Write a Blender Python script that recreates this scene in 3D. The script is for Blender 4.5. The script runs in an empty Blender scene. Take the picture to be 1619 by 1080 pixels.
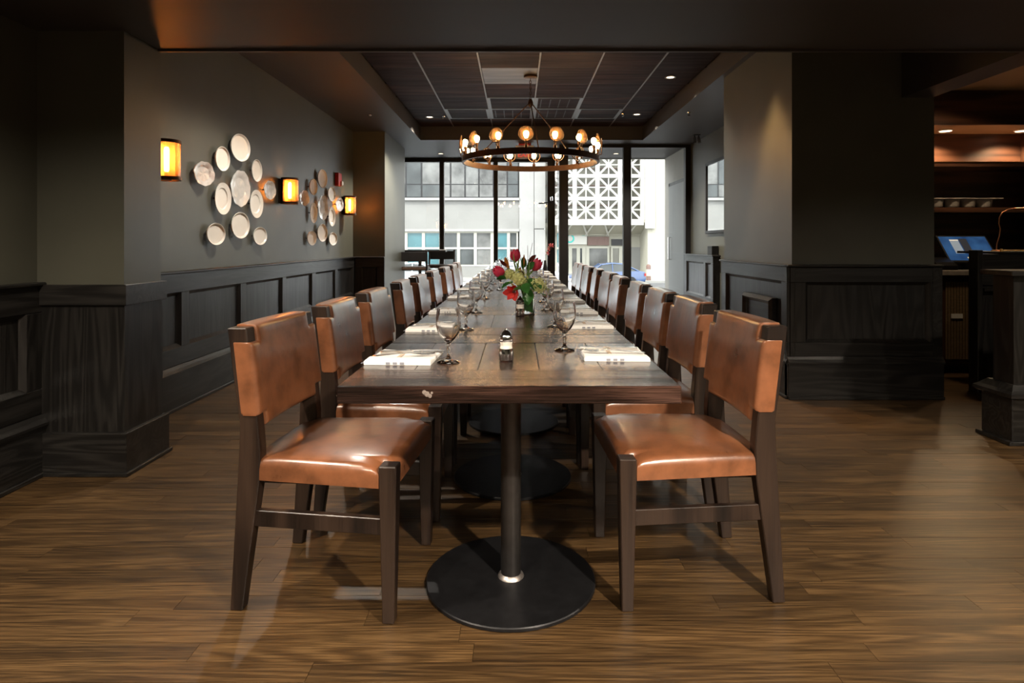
import bpy, bmesh, math, random
from mathutils import Vector, Matrix
random.seed(7)
PI = math.pi
S = bpy.context.scene
COL = S.collection

# ------------------------------------------------------------------ camera
FPX, VX, VY, EYE = 960.0, 817.0, 385.0, 1.14          # focal length / vanishing point in pixels, eye height
cam_d = bpy.data.cameras.new('camera'); cam = bpy.data.objects.new('camera', cam_d)
COL.objects.link(cam); cam.location = (0, 0, EYE); cam.rotation_euler = (PI/2, 0, 0)
cam_d.sensor_width = 36.0; cam_d.lens = 36.0*FPX/1619.0
cam_d.shift_x = (809.5-VX)/1619.0; cam_d.shift_y = -(540.0-VY)/1619.0
cam_d.clip_start = 0.05; cam_d.clip_end = 300
S.camera = cam

# ------------------------------------------------------------------ world, sun, exposure
W = bpy.data.worlds.new('sky'); S.world = W; W.use_nodes = True
bg = W.node_tree.nodes['Background']; bg.inputs[0].default_value = (0.95, 0.975, 1.0, 1); bg.inputs[1].default_value = 6.0
sd = bpy.data.lights.new('sun', 'SUN'); sd.energy = 3.0; sd.angle = 0.02; sd.color = (1, .95, .86)
so = bpy.data.objects.new('sun', sd); COL.objects.link(so); so.rotation_euler = (math.radians(42), 0, math.radians(-28))
S.view_settings.view_transform = 'Standard'; S.view_settings.look = 'None'
S.view_settings.exposure = 0.26; S.view_settings.gamma = 1.0; S.view_settings.use_curve_mapping = False

# lamp strengths (each lamp sits in a fixture built further down)
P_NEAR = 160.0; P_KEY = 680.0; P_TRAY = 420.0; P_WASH = 150.0; P_BULB = 80.0; P_SCONCE = 100.0; P_BAR = 45.0
NEARC = (1.0, .86, .69); WARM = (1.0, .72, .42); AMBER = (1.0, .58, .24); SOFT = (1.0, .92, .80)

# ------------------------------------------------------------------ helpers
class MB:
    def __init__(s): s.v = []; s.f = []
    def add(s, vs, fs):
        n = len(s.v); s.v += [tuple(p) for p in vs]; s.f += [tuple(i+n for i in f) for f in fs]; return s
    def box(s, x0, x1, y0, y1, z0, z1):
        return s.add([(x0,y0,z0),(x1,y0,z0),(x1,y1,z0),(x0,y1,z0),(x0,y0,z1),(x1,y0,z1),(x1,y1,z1),(x0,y1,z1)],
                     [(3,2,1,0),(4,5,6,7),(0,1,5,4),(1,2,6,5),(2,3,7,6),(3,0,4,7)])
    def plank(s, x0, x1, y0, y1, z0, z1, c):
        vs = [(x0,y0,z0),(x1,y0,z0),(x1,y1,z0),(x0,y1,z0),(x0,y0,z1-c),(x1,y0,z1-c),(x1,y1,z1-c),(x0,y1,z1-c),
              (x0+c,y0+c,z1),(x1-c,y0+c,z1),(x1-c,y1-c,z1),(x0+c,y1-c,z1)]
        return s.add(vs, [(0,1,5,4),(1,2,6,5),(2,3,7,6),(3,0,4,7),(4,5,9,8),(5,6,10,9),(6,7,11,10),(7,4,8,11),(8,9,10,11)])
    def loft(s, rings, cap=True, closed=True):
        n = len(rings[0]); vs = [p for r in rings for p in r]; fs = []
        for k in range(len(rings)-1):
            for i in range(n if closed else n-1):
                j = (i+1) % n; fs.append((k*n+i, k*n+j, (k+1)*n+j, (k+1)*n+i))
        if cap: fs.append(tuple(range(n-1,-1,-1))); fs.append(tuple((len(rings)-1)*n+i for i in range(n)))
        return s.add(vs, fs)
    def lathe(s, prof, n=24, c=(0,0,0), sx=1, sy=1, cap=True):
        rings = [[(c[0]+r*sx*math.cos(2*PI*i/n), c[1]+r*sy*math.sin(2*PI*i/n), c[2]+z) for i in range(n)] for r, z in prof]
        return s.loft(rings, cap)
    def tube(s, path, r, n=8, cap=True):
        path = [Vector(p) for p in path]; rings = []; up = None
        for k, p in enumerate(path):
            t = (path[min(k+1,len(path)-1)]-path[max(k-1,0)]).normalized()
            if up is None:
                up = Vector((0,0,1)) if abs(t.z) < .9 else Vector((1,0,0))
            a = (up - t*up.dot(t))
            a = a.normalized() if a.length > 1e-6 else t.orthogonal().normalized()
            b = t.cross(a); up = a
            rr = r[k] if isinstance(r, (list, tuple)) else r
            rings.append([tuple(p+a*rr*math.cos(2*PI*i/n)+b*rr*math.sin(2*PI*i/n)) for i in range(n)])
        return s.loft(rings, cap)
    def sphere(s, c, r, n=10, m=7, sx=1, sy=1, sz=1):
        prof = [(max(r*math.sin(PI*k/m), 1e-4), -r*math.cos(PI*k/m)*sz) for k in range(m+1)]
        return s.lathe(prof, n, c, sx, sy)
    def xf(s, M):
        s.v = [tuple(M @ Vector(p)) for p in s.v]; return s
    def mesh(s, name, smooth=None, bevel=0, seg=1):
        me = bpy.data.meshes.new(name); me.from_pydata(s.v, [], s.f); me.validate()
        bm = bmesh.new(); bm.from_mesh(me)
        bmesh.ops.recalc_face_normals(bm, faces=bm.faces)
        if bevel:
            es = [e for e in bm.edges if len(e.link_faces) == 2 and e.calc_face_angle(0) > .5]
            bmesh.ops.bevel(bm, geom=es, offset=bevel, segments=seg, affect='EDGES', profile=.6, clamp_overlap=True)
        bm.to_mesh(me); bm.free()
        if smooth is not None:
            for p in me.polygons: p.use_smooth = True
            me.set_sharp_from_angle(angle=math.radians(smooth))
        return me
    def build(s, name, mat, parent=None, smooth=None, bevel=0, seg=1):
        return put(name, s.mesh(name, smooth, bevel, seg), mat, parent)

def put(name, me, mat=None, parent=None):
    if mat is not None and not me.materials: me.materials.append(mat)
    o = bpy.data.objects.new(name, me); COL.objects.link(o)
    if parent is not None: o.parent = parent
    return o
def tag(o, label, cat, group=None, kind=None):
    o['label'] = label; o['category'] = cat
    if group: o['group'] = group
    if kind: o['kind'] = kind
    return o
def thing(name, label, cat, loc=(0,0,0), rz=0, group=None):
    o = bpy.data.objects.new(name, None); COL.objects.link(o); o.empty_display_size = .1
    o.location = loc; o.rotation_euler = (0, 0, rz)
    return tag(o, label, cat, group)
def struct(o, label=None):
    o['kind'] = 'structure'
    if label: o['label'] = label
    return o
def holder(name, label=None):
    o = bpy.data.objects.new(name, None); COL.objects.link(o); return struct(o, label)
def dup(o, parent=None):
    c = o.copy(); COL.objects.link(c)
    if parent is not None: c.parent = parent
    for ch in list(o.children): dup(ch, c)
    return c
def ordn(i): return ['first','second','third','fourth','fifth','sixth','seventh','eighth','ninth','tenth','eleventh'][i]
def BX(name, mat, parent, *b, bevel=0): return MB().box(*b).build(name, mat, parent, bevel=bevel)
def lamp(name, kind, loc, power, color, parent=None, radius=.03, rot=None, spot=None, blend=.5):
    d = bpy.data.lights.new(name, kind); d.energy = power; d.color = color
    if kind in ('POINT', 'SPOT'): d.shadow_soft_size = radius
    if kind == 'SPOT': d.spot_size = math.radians(spot); d.spot_blend = blend
    o = bpy.data.objects.new(name, d); COL.objects.link(o); o.location = loc
    if rot: o.rotation_euler = rot
    if parent is not None: o.parent = parent
    return o
def PX(px, py, d):                       # pixel + distance -> world point
    return Vector(((px-VX)*d/FPX, d, EYE-(py-VY)*d/FPX))

# ------------------------------------------------------------------ materials
def nodes(name):
    m = bpy.data.materials.new(name); m.use_nodes = True
    nt = m.node_tree; b = nt.nodes['Principled BSDF']
    def N(t, **kw):
        n = nt.nodes.new(t)
        for k, v in kw.items(): setattr(n, k, v)
        return n
    return m, nt, b, N, nt.links.new
def ramp(N, stops):
    r = N('ShaderNodeValToRGB'); e = r.color_ramp.elements
    while len(e) < len(stops): e.new(.5)
    for k, (p, c) in enumerate(stops): e[k].position = p; e[k].color = (*c, 1)
    return r
def plain(name, col, rough=.5, metal=0, noise=0, scale=20, coat=0, bump=0, spec=.5, trans=0, ior=1.45, emis=0, emis_col=None):
    m, nt, b, N, L = nodes(name)
    b.inputs['Base Color'].default_value = (*col, 1); b.inputs['Roughness'].default_value = rough
    b.inputs['Metallic'].default_value = metal; b.inputs['Coat Weight'].default_value = coat
    b.inputs['Specular IOR Level'].default_value = spec; b.inputs['Transmission Weight'].default_value = trans
    b.inputs['IOR'].default_value = ior; b.inputs['Coat Roughness'].default_value = .12
    if emis: b.inputs['Emission Color'].default_value = (*(emis_col or col), 1); b.inputs['Emission Strength'].default_value = emis
    tc = N('ShaderNodeTexCoord'); nz = N('ShaderNodeTexNoise'); nz.inputs['Scale'].default_value = scale; nz.inputs['Detail'].default_value = 5
    L(tc.outputs['Object'], nz.inputs['Vector'])
    k = noise
    r = ramp(N, [(.25, tuple(c*(1-k) for c in col)), (.75, tuple(min(c*(1+k), 1) for c in col))])
    L(nz.outputs['Fac'], r.inputs['Fac']); L(r.outputs['Color'], b.inputs['Base Color'])
    if bump:
        bp = N('ShaderNodeBump'); bp.inputs['Strength'].default_value = bump; bp.inputs['Distance'].default_value = .002
        L(nz.outputs['Fac'], bp.inputs['Height']); L(bp.outputs['Normal'], b.inputs['Normal'])
    return m
def wood(name, dark, mid, light, axis=0, rough=.35, bump=.25, rings=34, coat=0, rnd='object', tint=.25, fine=.5, vscale=1.0, coord='Object', rvar=.12, amp=.21, spec=.5, ring_map=(.75, 8), dist=.35, pores=0):
    m, nt, b, N, L = nodes(name)
    tc = N('ShaderNodeTexCoord')
    off = N('ShaderNodeVectorMath', operation='ADD')
    L(tc.outputs[coord], off.inputs[0])
    if rnd == 'island':
        g = N('ShaderNodeNewGeometry'); rsock = g.outputs['Random Per Island']
    else:
        g = N('ShaderNodeObjectInfo'); rsock = g.outputs['Random']
    mul = N('ShaderNodeVectorMath', operation='MULTIPLY'); mul.inputs[1].default_value = (37.1, 23.7, 51.3)
    cx = N('ShaderNodeCombineXYZ')
    for i in range(3): L(rsock, cx.inputs[i])
    L(cx.outputs[0], mul.inputs[0]); L(mul.outputs[0], off.inputs[1])
    def mapped(a, c):
        mp = N('ShaderNodeMapping'); sc = [c*vscale]*3; sc[axis] = a*vscale
        mp.inputs['Scale'].default_value = sc; L(off.outputs[0], mp.inputs['Vector']); return mp.outputs[0]
    n1 = N('ShaderNodeTexNoise'); n1.inputs['Scale'].default_value = 1; n1.inputs['Detail'].default_value = 1.5; n1.inputs['Distortion'].default_value = dist
    b.inputs['Specular IOR Level'].default_value = spec
    L(mapped(*ring_map), n1.inputs['Vector'])
    mm = N('ShaderNodeMath', operation='MULTIPLY'); mm.inputs[1].default_value = rings; L(n1.outputs['Fac'], mm.inputs[0])
    sn = N('ShaderNodeMath', operation='SINE'); L(mm.outputs[0], sn.inputs[0])
    n2 = N('ShaderNodeTexNoise'); n2.inputs['Scale'].default_value = 1; n2.inputs['Detail'].default_value = 6; n2.inputs['Roughness'].default_value = .7
    L(mapped(4, 170), n2.inputs['Vector'])
    n3 = N('ShaderNodeTexNoise'); n3.inputs['Scale'].default_value = 1; n3.inputs['Detail'].default_value = 3
    L(mapped(1.2, 14), n3.inputs['Vector'])
    a1 = N('ShaderNodeMath', operation='MULTIPLY_ADD'); a1.inputs[1].default_value = amp; a1.inputs[2].default_value = 0.0; L(sn.outputs[0], a1.inputs[0])
    a2 = N('ShaderNodeMath', operation='MULTIPLY_ADD'); a2.inputs[1].default_value = fine; L(n2.outputs['Fac'], a2.inputs[0]); L(a1.outputs[0], a2.inputs[2])
    a3 = N('ShaderNodeMath', operation='MULTIPLY_ADD'); a3.inputs[1].default_value = 1-fine; L(n3.outputs['Fac'], a3.inputs[0]); L(a2.outputs[0], a3.inputs[2])
    r = ramp(N, [(.20, dark), (.47, mid), (.78, light)]); L(a3.outputs[0], r.inputs['Fac'])
    hs = N('ShaderNodeHueSaturation'); csock = r.outputs['Color']
    if pores:
        n4 = N('ShaderNodeTexNoise'); n4.inputs['Scale'].default_value = 1; n4.inputs['Detail'].default_value = 2; L(mapped(9, 330), n4.inputs['Vector'])
        r4 = ramp(N, [(.40, (1-pores,)*3), (.54, (1,1,1))]); L(n4.outputs['Fac'], r4.inputs['Fac'])
        mx4 = N('ShaderNodeMix', data_type='RGBA', blend_type='MULTIPLY'); mx4.inputs['Factor'].default_value = 1
        L(csock, mx4.inputs[6]); L(r4.outputs['Color'], mx4.inputs[7]); csock = mx4.outputs[2]
    L(csock, hs.inputs['Color'])
    vm = N('ShaderNodeMath', operation='MULTIPLY_ADD'); vm.inputs[1].default_value = 2*tint; vm.inputs[2].default_value = 1-tint; L(rsock, vm.inputs[0]); L(vm.outputs[0], hs.inputs['Value'])
    L(hs.outputs['Color'], b.inputs['Base Color'])
    rm = N('ShaderNodeMath', operation='MULTIPLY_ADD'); rm.inputs[1].default_value = -rvar*2; rm.inputs[2].default_value = rough+rvar; L(n3.outputs['Fac'], rm.inputs[0]); L(rm.outputs[0], b.inputs['Roughness'])
    b.inputs['Coat Weight'].default_value = coat; b.inputs['Coat Roughness'].default_value = .15
    bp = N('ShaderNodeBump'); bp.inputs['Strength'].default_value = bump; bp.inputs['Distance'].default_value = .0012
    L(a3.outputs[0], bp.inputs['Height']); L(bp.outputs['Normal'], b.inputs['Normal'])
    return m
def pane_mat(name, tint=(.97,.98,.97), refl=1.0, ior=1.5):
    m, nt, b, N, L = nodes(name); nt.nodes.remove(b); out = nt.nodes['Material Output']
    t = N('ShaderNodeBsdfTransparent'); t.inputs[0].default_value = (*tint, 1)
    g = N('ShaderNodeBsdfGlossy'); g.inputs['Roughness'].default_value = .01; g.inputs[0].default_value = (refl, refl, refl, 1)
    fr = N('ShaderNodeFresnel'); fr.inputs[0].default_value = ior
    mx = N('ShaderNodeMixShader'); L(fr.outputs[0], mx.inputs[0]); L(t.outputs[0], mx.inputs[1]); L(g.outputs[0], mx.inputs[2]); L(mx.outputs[0], out.inputs[0])
    return m
def leather(name, col):
    m, nt, b, N, L = nodes(name)
    tc = N('ShaderNodeTexCoord'); oi = N('ShaderNodeObjectInfo'); ad = N('ShaderNodeVectorMath', operation='ADD')
    cx = N('ShaderNodeCombineXYZ'); ml = N('ShaderNodeMath', operation='MULTIPLY'); ml.inputs[1].default_value = 9.0
    L(oi.outputs['Random'], ml.inputs[0])
    for i in range(3): L(ml.outputs[0], cx.inputs[i])
    L(tc.outputs['Object'], ad.inputs[0]); L(cx.outputs[0], ad.inputs[1])
    n1 = N('ShaderNodeTexNoise'); n1.inputs['Scale'].default_value = 9; n1.inputs['Detail'].default_value = 6; n1.inputs['Roughness'].default_value = .6; L(ad.outputs[0], n1.inputs['Vector'])
    r = ramp(N, [(.30, tuple(c*.50 for c in col)), (.52, col), (.76, tuple(c*1.35 for c in col))]); L(n1.outputs['Fac'], r.inputs['Fac']); L(r.outputs['Color'], b.inputs['Base Color'])
    vo = N('ShaderNodeTexVoronoi'); vo.inputs['Scale'].default_value = 420; L(ad.outputs[0], vo.inputs['Vector'])
    n2 = N('ShaderNodeTexNoise'); n2.inputs['Scale'].default_value = 26; n2.inputs['Detail'].default_value = 3; L(ad.outputs[0], n2.inputs['Vector'])
    mx = N('ShaderNodeMath', operation='MULTIPLY_ADD'); mx.inputs[1].default_value = .12; L(vo.outputs['Distance'], mx.inputs[0]); L(n2.outputs['Fac'], mx.inputs[2])
    bp = N('ShaderNodeBump'); bp.inputs['Strength'].default_value = .18; bp.inputs['Distance'].default_value = .004; L(mx.outputs[0], bp.inputs['Height']); L(bp.outputs['Normal'], b.inputs['Normal'])
    rr = N('ShaderNodeMath', operation='MULTIPLY_ADD'); rr.inputs[1].default_value = .25; rr.inputs[2].default_value = .20; L(n1.outputs['Fac'], rr.inputs[0]); L(rr.outputs[0], b.inputs['Roughness'])
    b.inputs['Coat Weight'].default_value = .9; b.inputs['Coat Roughness'].default_value = .22
    return m
def emit(name, col, s):
    m, nt, b, N, L = nodes(name); b.inputs['Base Color'].default_value = (*col, 1)
    b.inputs['Emission Color'].default_value = (*col, 1); b.inputs['Emission Strength'].default_value = s; return m

M = {}
M['wall'] = plain('dark_paint', (.075,.074,.057), .40, noise=.10, scale=3, bump=.04)
M['ceil'] = plain('dark_ceiling_paint', (.040,.034,.030), .5, noise=.1, scale=2)
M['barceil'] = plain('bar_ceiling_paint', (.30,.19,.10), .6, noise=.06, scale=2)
M['ebony'] = wood('ebonised_oak', (.004,.0036,.0033), (.0085,.0078,.0072), (.024,.022,.020), axis=1, rough=.36, bump=.5, rings=60, tint=.12, fine=.6, amp=.12)
M['ebonyx'] = wood('ebonised_oak_cross', (.004,.0036,.0033), (.0085,.0078,.0072), (.024,.022,.020), axis=0, rough=.36, bump=.5, rings=60, tint=.12, fine=.6, amp=.12)
M['ebonyz'] = wood('ebonised_oak_upright', (.004,.0036,.0033), (.0085,.0078,.0072), (.024,.022,.020), axis=2, rough=.34, bump=.5, rings=60, tint=.12, fine=.6, amp=.12)
M['floor'] = wood('stained_oak_plank', (.010,.005,.002), (.058,.031,.0115), (.125,.072,.029), axis=0, rough=.38, bump=.22, rings=100, tint=.28, fine=.60, rvar=.05, amp=.10, ring_map=(.45, 9), dist=.25, pores=.5)
M['floor_far'] = wood('stained_oak_floor', (.010,.005,.002), (.056,.030,.0115), (.120,.068,.029), axis=0, rough=.38, bump=.2, rings=100, tint=.28, fine=.55, rnd='island', rvar=.05, amp=.10, ring_map=(.45, 9), dist=.15, pores=.55)
M['table'] = wood('distressed_table_wood', (.006,.003,.0025), (.030,.014,.010), (.075,.036,.024), axis=1, rough=.19, bump=.8, rings=26, tint=.18, fine=.55, pores=.5)
M['tablex'] = wood('distressed_end_board_wood', (.005,.003,.0025), (.024,.012,.0095), (.066,.034,.025), axis=0, rough=.22, bump=1.0, rings=26, tint=.18, fine=.6, pores=.6)
M['chairwood'] = wood('dark_walnut_frame', (.004,.0025,.002), (.013,.0075,.0055), (.032,.019,.013), axis=2, rough=.34, bump=.2, rings=16, tint=.15, fine=.6)
M['leather'] = leather('cognac_leather', (.205,.076,.032))
M['iron'] = plain('black_iron', (.018,.018,.020), .38, .6, noise=.25, scale=30, bump=.06)
M['steel_pole'] = plain('dark_steel', (.075,.07,.068), .34, .85, noise=.2, scale=20)
M['weld'] = plain('bare_weld', (.42,.38,.36), .4, .9, noise=.4, scale=90, bump=.4)
M['bronze'] = plain('aged_bronze', (.060,.030,.016), .40, .8, noise=.3, scale=30)
M['brass'] = plain('brass', (.55,.34,.13), .3, 1, noise=.15, scale=30)
M['steel'] = plain('cutlery_steel', (.62,.60,.58), .18, 1, noise=.05)
M['chrome'] = plain('chrome', (.75,.75,.76), .08, 1)
M['linen'] = plain('white_linen', (.86,.85,.83), .85, noise=.05, scale=140, bump=.3)
M['print'] = plain('grey_print', (.30,.31,.36), .8)
M['print_tan'] = plain('tan_print', (.62,.50,.38), .8)
M['ceramic'] = plain('cream_ceramic', (.84,.79,.72), .35, noise=.04, scale=9, coat=.2)
M['gloss'] = plain('glazed_ceramic', (.62,.59,.56), .06, noise=.10, scale=22, coat=1, bump=1.0)
M['glass'] = plain('clear_glass', (1,1,1), 0.0, trans=1, ior=1.45)
def lens_mat(name, mix=.09, tcol=(.85,.66,.46), dcol=(.55,.34,.18)):
    m, nt, b, N, L = nodes(name); nt.nodes.remove(b); out = nt.nodes['Material Output']
    t = N('ShaderNodeBsdfTransparent'); t.inputs[0].default_value = (*tcol,1)
    d = N('ShaderNodeBsdfTranslucent'); d.inputs[0].default_value = (*dcol,1)
    g = N('ShaderNodeBsdfGlossy'); g.inputs['Roughness'].default_value = .08
    fr = N('ShaderNodeFresnel'); fr.inputs[0].default_value = 1.6
    m1 = N('ShaderNodeMixShader'); m1.inputs[0].default_value = mix; L(t.outputs[0], m1.inputs[1]); L(d.outputs[0], m1.inputs[2])
    m2 = N('ShaderNodeMixShader'); L(fr.outputs[0], m2.inputs[0]); L(m1.outputs[0], m2.inputs[1]); L(g.outputs[0], m2.inputs[2]); L(m2.outputs[0], out.inputs[0])
    return m
M['lens'] = lens_mat('tinted_lens')
M['amber'] = lens_mat('amber_glass', .22, (1.0,.78,.50), (.95,.56,.26))
M['liner'] = plain('added_glow_liner', (.80,.52,.26), .5, noise=.1)
M['pane'] = pane_mat('window_glass', (.97,.985,.98), 1.0)
M['bulb'] = emit('bulb_glow', (1.0,.60,.26), P_BULB)
M['sconce_bulb'] = emit('sconce_bulb_glow', (1.0,.47,.16), P_SCONCE)
M['led'] = emit('downlight_glow', (1.0,.80,.55), 3.2)
M['frame'] = plain('black_window_frame', (.012,.011,.011), .4, .2, noise=.2, scale=8)
M['black'] = plain('black_matte', (.010,.010,.010), .5, noise=.2)
M['mirror'] = plain('mirror_glass', (.92,.93,.93), .02, 1)
M['red'] = plain('alarm_red', (.42,.02,.015), .35)
M['white'] = plain('white_plastic', (.75,.75,.74), .4)
M['tile'] = wood('dark_ceiling_tile', (.010,.005,.004), (.030,.014,.010), (.066,.032,.022), axis=0, rough=.6, bump=.6, rings=10, tint=.30, fine=.6, spec=.06)
M['tile_bright'] = wood('pale_ceiling_tile', (.02,.017,.015), (.06,.050,.045), (.13,.115,.105), axis=0, rough=.4, bump=.8, rings=10, tint=.1, fine=.7)
M['tbar'] = plain('ceiling_grid_metal', (.12,.11,.10), .4, .3, noise=.2)
M['vent'] = plain('grey_vent_metal', (.14,.15,.155), .4, .4, noise=.1)
# ================================================================== THE ROOM
XL = -2.37; ZN = 2.19; ZC = 2.76; ZT = 2.97; YB = 3.30; YF = 11.6; YR = 10.0; XR = 2.85; XE = 5.0

# ---- floor: planks laid across the room
floor = struct(BX('floor', M['ebony'], None, XL-.1, XE+.1, -4.1, YF+.1, -.12, -.012), 'dark stained oak plank floor')
PW = .078
def plank_rows(y0, y1):
    y = y0
    while y < y1-.02:
        x = XL-random.random()*.9; cuts = [XL]
        while True:
            x += random.uniform(.65, 1.75)
            if x > XL+.15: 
                if x > XE-.2: break
                cuts.append(x)
        cuts.append(XE)
        for a, b in zip(cuts, cuts[1:]): yield a, b, y, min(y+PW, y1)
        y += PW
NEAR0, NEAR1 = 1.42, 1.42+PW*34
for a, b, y, y2 in plank_rows(NEAR0, NEAR1):
    dz = random.uniform(-.0006, .0004)
    MB().box(a+.0006, b-.0006, y+.0005, y2-.0005, -.014, dz).build('floor_plank', M['floor'], floor)
mb = MB()
for r in ((-4.0, NEAR0), (NEAR1, YF)):
    for a, b, y, y2 in plank_rows(*r): mb.box(a+.0006, b-.0006, y+.0005, y2-.0005, -.014, 0)
o = mb.build('far_floor_planks', M['floor_far'], floor); o['kind'] = 'stuff'

# ---- walls
wl = struct(BX('wall_left', M['wall'], None, XL-.12, XL, -4.0, YF, 0, 3.2), 'dark painted left wall with panelled wainscot')
wb = struct(BX('wall_back', M['wall'], None, XL-.12, XE+.12, -4.12, -4.0, 0, 3.2))
wr = struct(BX('wall_right', M['wall'], None, XR, XR+.12, 5.9, YF, 0, 3.2), 'dark painted right wall with mirror')
we = struct(BX('wall_bar_side', M['wall'], None, XE, XE+.12, -4.0, 6.1, 0, 3.2))
wbar = struct(BX('wall_bar_back', M['wall'], None, 3.0, XE, 6.0, 6.12, 0, 3.2))
pil = struct(BX('wall_pillar_left', M['wall'], None, XL, -1.94, 3.0, 3.31, 0, ZN+.02), 'dark square pillar with oak rail and plinth')
far = struct(BX('wall_pilaster_far', M['wall'], None, XL, -1.91, 8.79, 10.36, 0, ZC+.02), 'dark pilaster beside the left window')
cl = struct(BX('wall_column_right', M['wall'], None, 2.03, 3.08, 4.48, 5.95, 0, 3.1), 'large dark column with panelled wainscot')

# ---- wainscot helper: s runs along the wall, t out of it
def wains(parent, fmap, s0, s1, panels, grain, ztop=.95, zp=(.425,.80), base=.25, t=.028, cap=.05, name='wainscot', rail_t=None):
    def B(nm, mat, a, b, z0, z1, t0, t1, bevel=.003):
        pts = [fmap(x, z, y) for z in (z0, z1) for (x, y) in ((a,t0),(b,t0),(b,t1),(a,t1))]
        return MB().add(pts, [(3,2,1,0),(4,5,6,7),(0,1,5,4),(1,2,6,5),(2,3,7,6),(3,0,4,7)]).build(nm, mat, parent, bevel=bevel)
    B('top_rail', grain, s0, s1, zp[1], ztop-.018, -.01, t)
    B('bottom_rail', grain, s0, s1, base+.05, zp[0], -.01, t)
    B('rail_cap', grain, s0, s1, ztop-.018, ztop, -.01, cap, .005)
    B('baseboard', grain, s0, s1, 0, base, -.01, t+.022)
    pts = [(t+.034, base), (t+.034, base+.012), (t+.02, base+.03), (t+.008, base+.05), (-.01, base+.05), (-.01, base)]
    MB().loft([[fmap(s, z, y) for y, z in pts] for s in (s0, s1)]).build('base_moulding', grain, parent)
    B('shoe_moulding', grain, s0, s1, 0, .022, t, t+.034)
    edges = [s0]+[e for p in panels for e in p]+[s1]
    for a, b in zip(edges[0::2], edges[1::2]):
        if b-a > .005: B('stile', M['ebonyz'], a, b, zp[0], zp[1], -.01, t)
    for a, b in panels:
        m = MB(); i = .022; z0, z1 = zp
        o_ = [(a,z0),(b,z0),(b,z1),(a,z1)]; n_ = [(a+i,z0+i),(b-i,z0+i),(b-i,z1-i),(a+i,z1-i)]
        vs = [fmap(s, z, t-.001) for s, z in o_]+[fmap(s, z, .006) for s, z in n_]+[fmap(s, z, .004) for s, z in n_]
        m.add(vs, [(0,1,5,4),(1,2,6,5),(2,3,7,6),(3,0,4,7),(8,9,10,11)])
        m.build('wainscot_panel', M['ebonyz'], parent)
fl = lambda s, z, t: (XL+t, s, z)
wains(wl, fl, 3.31, 8.79, [(3.42,4.24),(4.345,5.15),(5.26,6.07),(6.17,6.95),(7.08,7.83),(7.95,8.68)], M['ebony'])
wains(wl, fl, -3.9, 3.0, [(-2.6,-1.7),(-1.6,-.7),(-.6,.25),(.35,1.15),(1.25,2.02),(2.12,2.90)], M['ebony'])
ff = lambda s, z, t: (s, 8.79-t, z)
wains(far, ff, XL+.03, -1.91, [(-2.25,-2.02)], M['ebonyx'], base=.22)
# pillar: flat rail and plinth wrapped round three sides
def wrap(parent, nm, x0, x1, y0, y1, z0, z1, p, mat, bevel=.004): return BX(nm, mat, parent, x0-p, x1+p, y0-p, y1+p*0, z0, z1, bevel=bevel)
def pillar_trim(parent, x0, x1, y0, y1):
    def band(nm, z0, z1, p, mat): BX(nm, mat, parent, x0, x1+p, y0-p, y1+p, z0, z1, bevel=.003)
    band('rail_band', .835, .937, .022, M['ebonyx']); band('plinth', 0, .21, .03, M['ebonyx']); band('plinth_shoe', 0, .02, .042, M['ebonyx'])
    BX('pillar_cladding', M['ebonyz'], parent, x0, x1+.006, y0-.006, y1+.006, .2, .84)
pillar_trim(pil, XL, -1.94, 3.0, 3.31)
# right column: front and left faces
fc = lambda s, z, t: (s, 4.48-t, z)
wains(cl, fc, 2.03-.05, 3.12, [(2.12,3.03)], M['ebonyx'], ztop=.985, zp=(.415,.855), base=.262, cap=.05)
fd = lambda s, z, t: (2.03-t, s, z)
wains(cl, fd, 4.48-.035, 5.95, [(4.60,5.82)], M['ebony'], ztop=.985, zp=(.415,.855), base=.262, cap=.05)
m = MB(); r0 = [(4.72,.43),(5.32,.43),(5.32,.715),(4.72,.715)]
def rect(i, x): return [(x, r0[0][0]+i, r0[0][1]+i), (x, r0[1][0]-i, r0[1][1]+i), (x, r0[2][0]-i, r0[2][1]-i), (x, r0[3][0]+i, r0[3][1]-i)]
m.loft([rect(0, 2.034), rect(0, 1.985), rect(.025, 1.965), rect(.05, 1.985), rect(.055, 2.0)])
m.build('raised_access_panel', M['ebony'], cl)
# wainscot block of the column is wider than the shaft on the bar side
BX('column_return', M['ebony'], cl, 3.05, 3.12, 4.45, 5.95, 0, .967)
# right wall beyond the column: low panelled ledge
led = struct(BX('wall_ledge_right', M['ebony'], None, 2.78, XR, 8.52, 9.97, 0, .955), 'low dark panelled ledge under the mirror')
fr_ = lambda s, z, t: (2.78-t, s, z)
wains(led, fr_, 8.52, 9.97, [(8.62,8.86),(8.95,9.85)], M['ebony'], ztop=.975, zp=(.36,.86), base=.25, cap=.04)
BX('rail_cap', M['ebony'], led, 2.73, XR, 8.48, 9.97, .957, .975, bevel=.003)

# ---- ceilings
ce = struct(BX('ceiling_near', M['ceil'], None, XL-.1, XE+.1, -4.1, YB, ZN, ZN+.9), 'low dark soffit')
cm = holder('ceiling', 'dark tray ceiling with square tiles')
TX0, TX1, TY0, TY1 = -1.515, 1.98, 4.41, 9.5
for b in ((XL-.1, TX0, YB, YF), (TX1, XR+.1, YB, YF), (TX0, TX1, YB, TY0), (TX0, TX1, TY1, YF)):
    BX('ceiling_border', M['ceil'], cm, *b, ZC, 3.2)
BX('ceiling_deck', M['black'], cm, TX0, TX1, TY0, TY1, ZT+.03, 3.2)
for b in ((TX0, TX0+.012, TY0, TY1), (TX1-.012, TX1, TY0, TY1), (TX0, TX1, TY1-.012, TY1)):
    BX('tray_trim', M['ceil'], cm, *b, ZC-.004, ZT)
cols = [TX0+.012, -.99, -.38, .23, .84, 1.45, TX1-.012]
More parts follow.
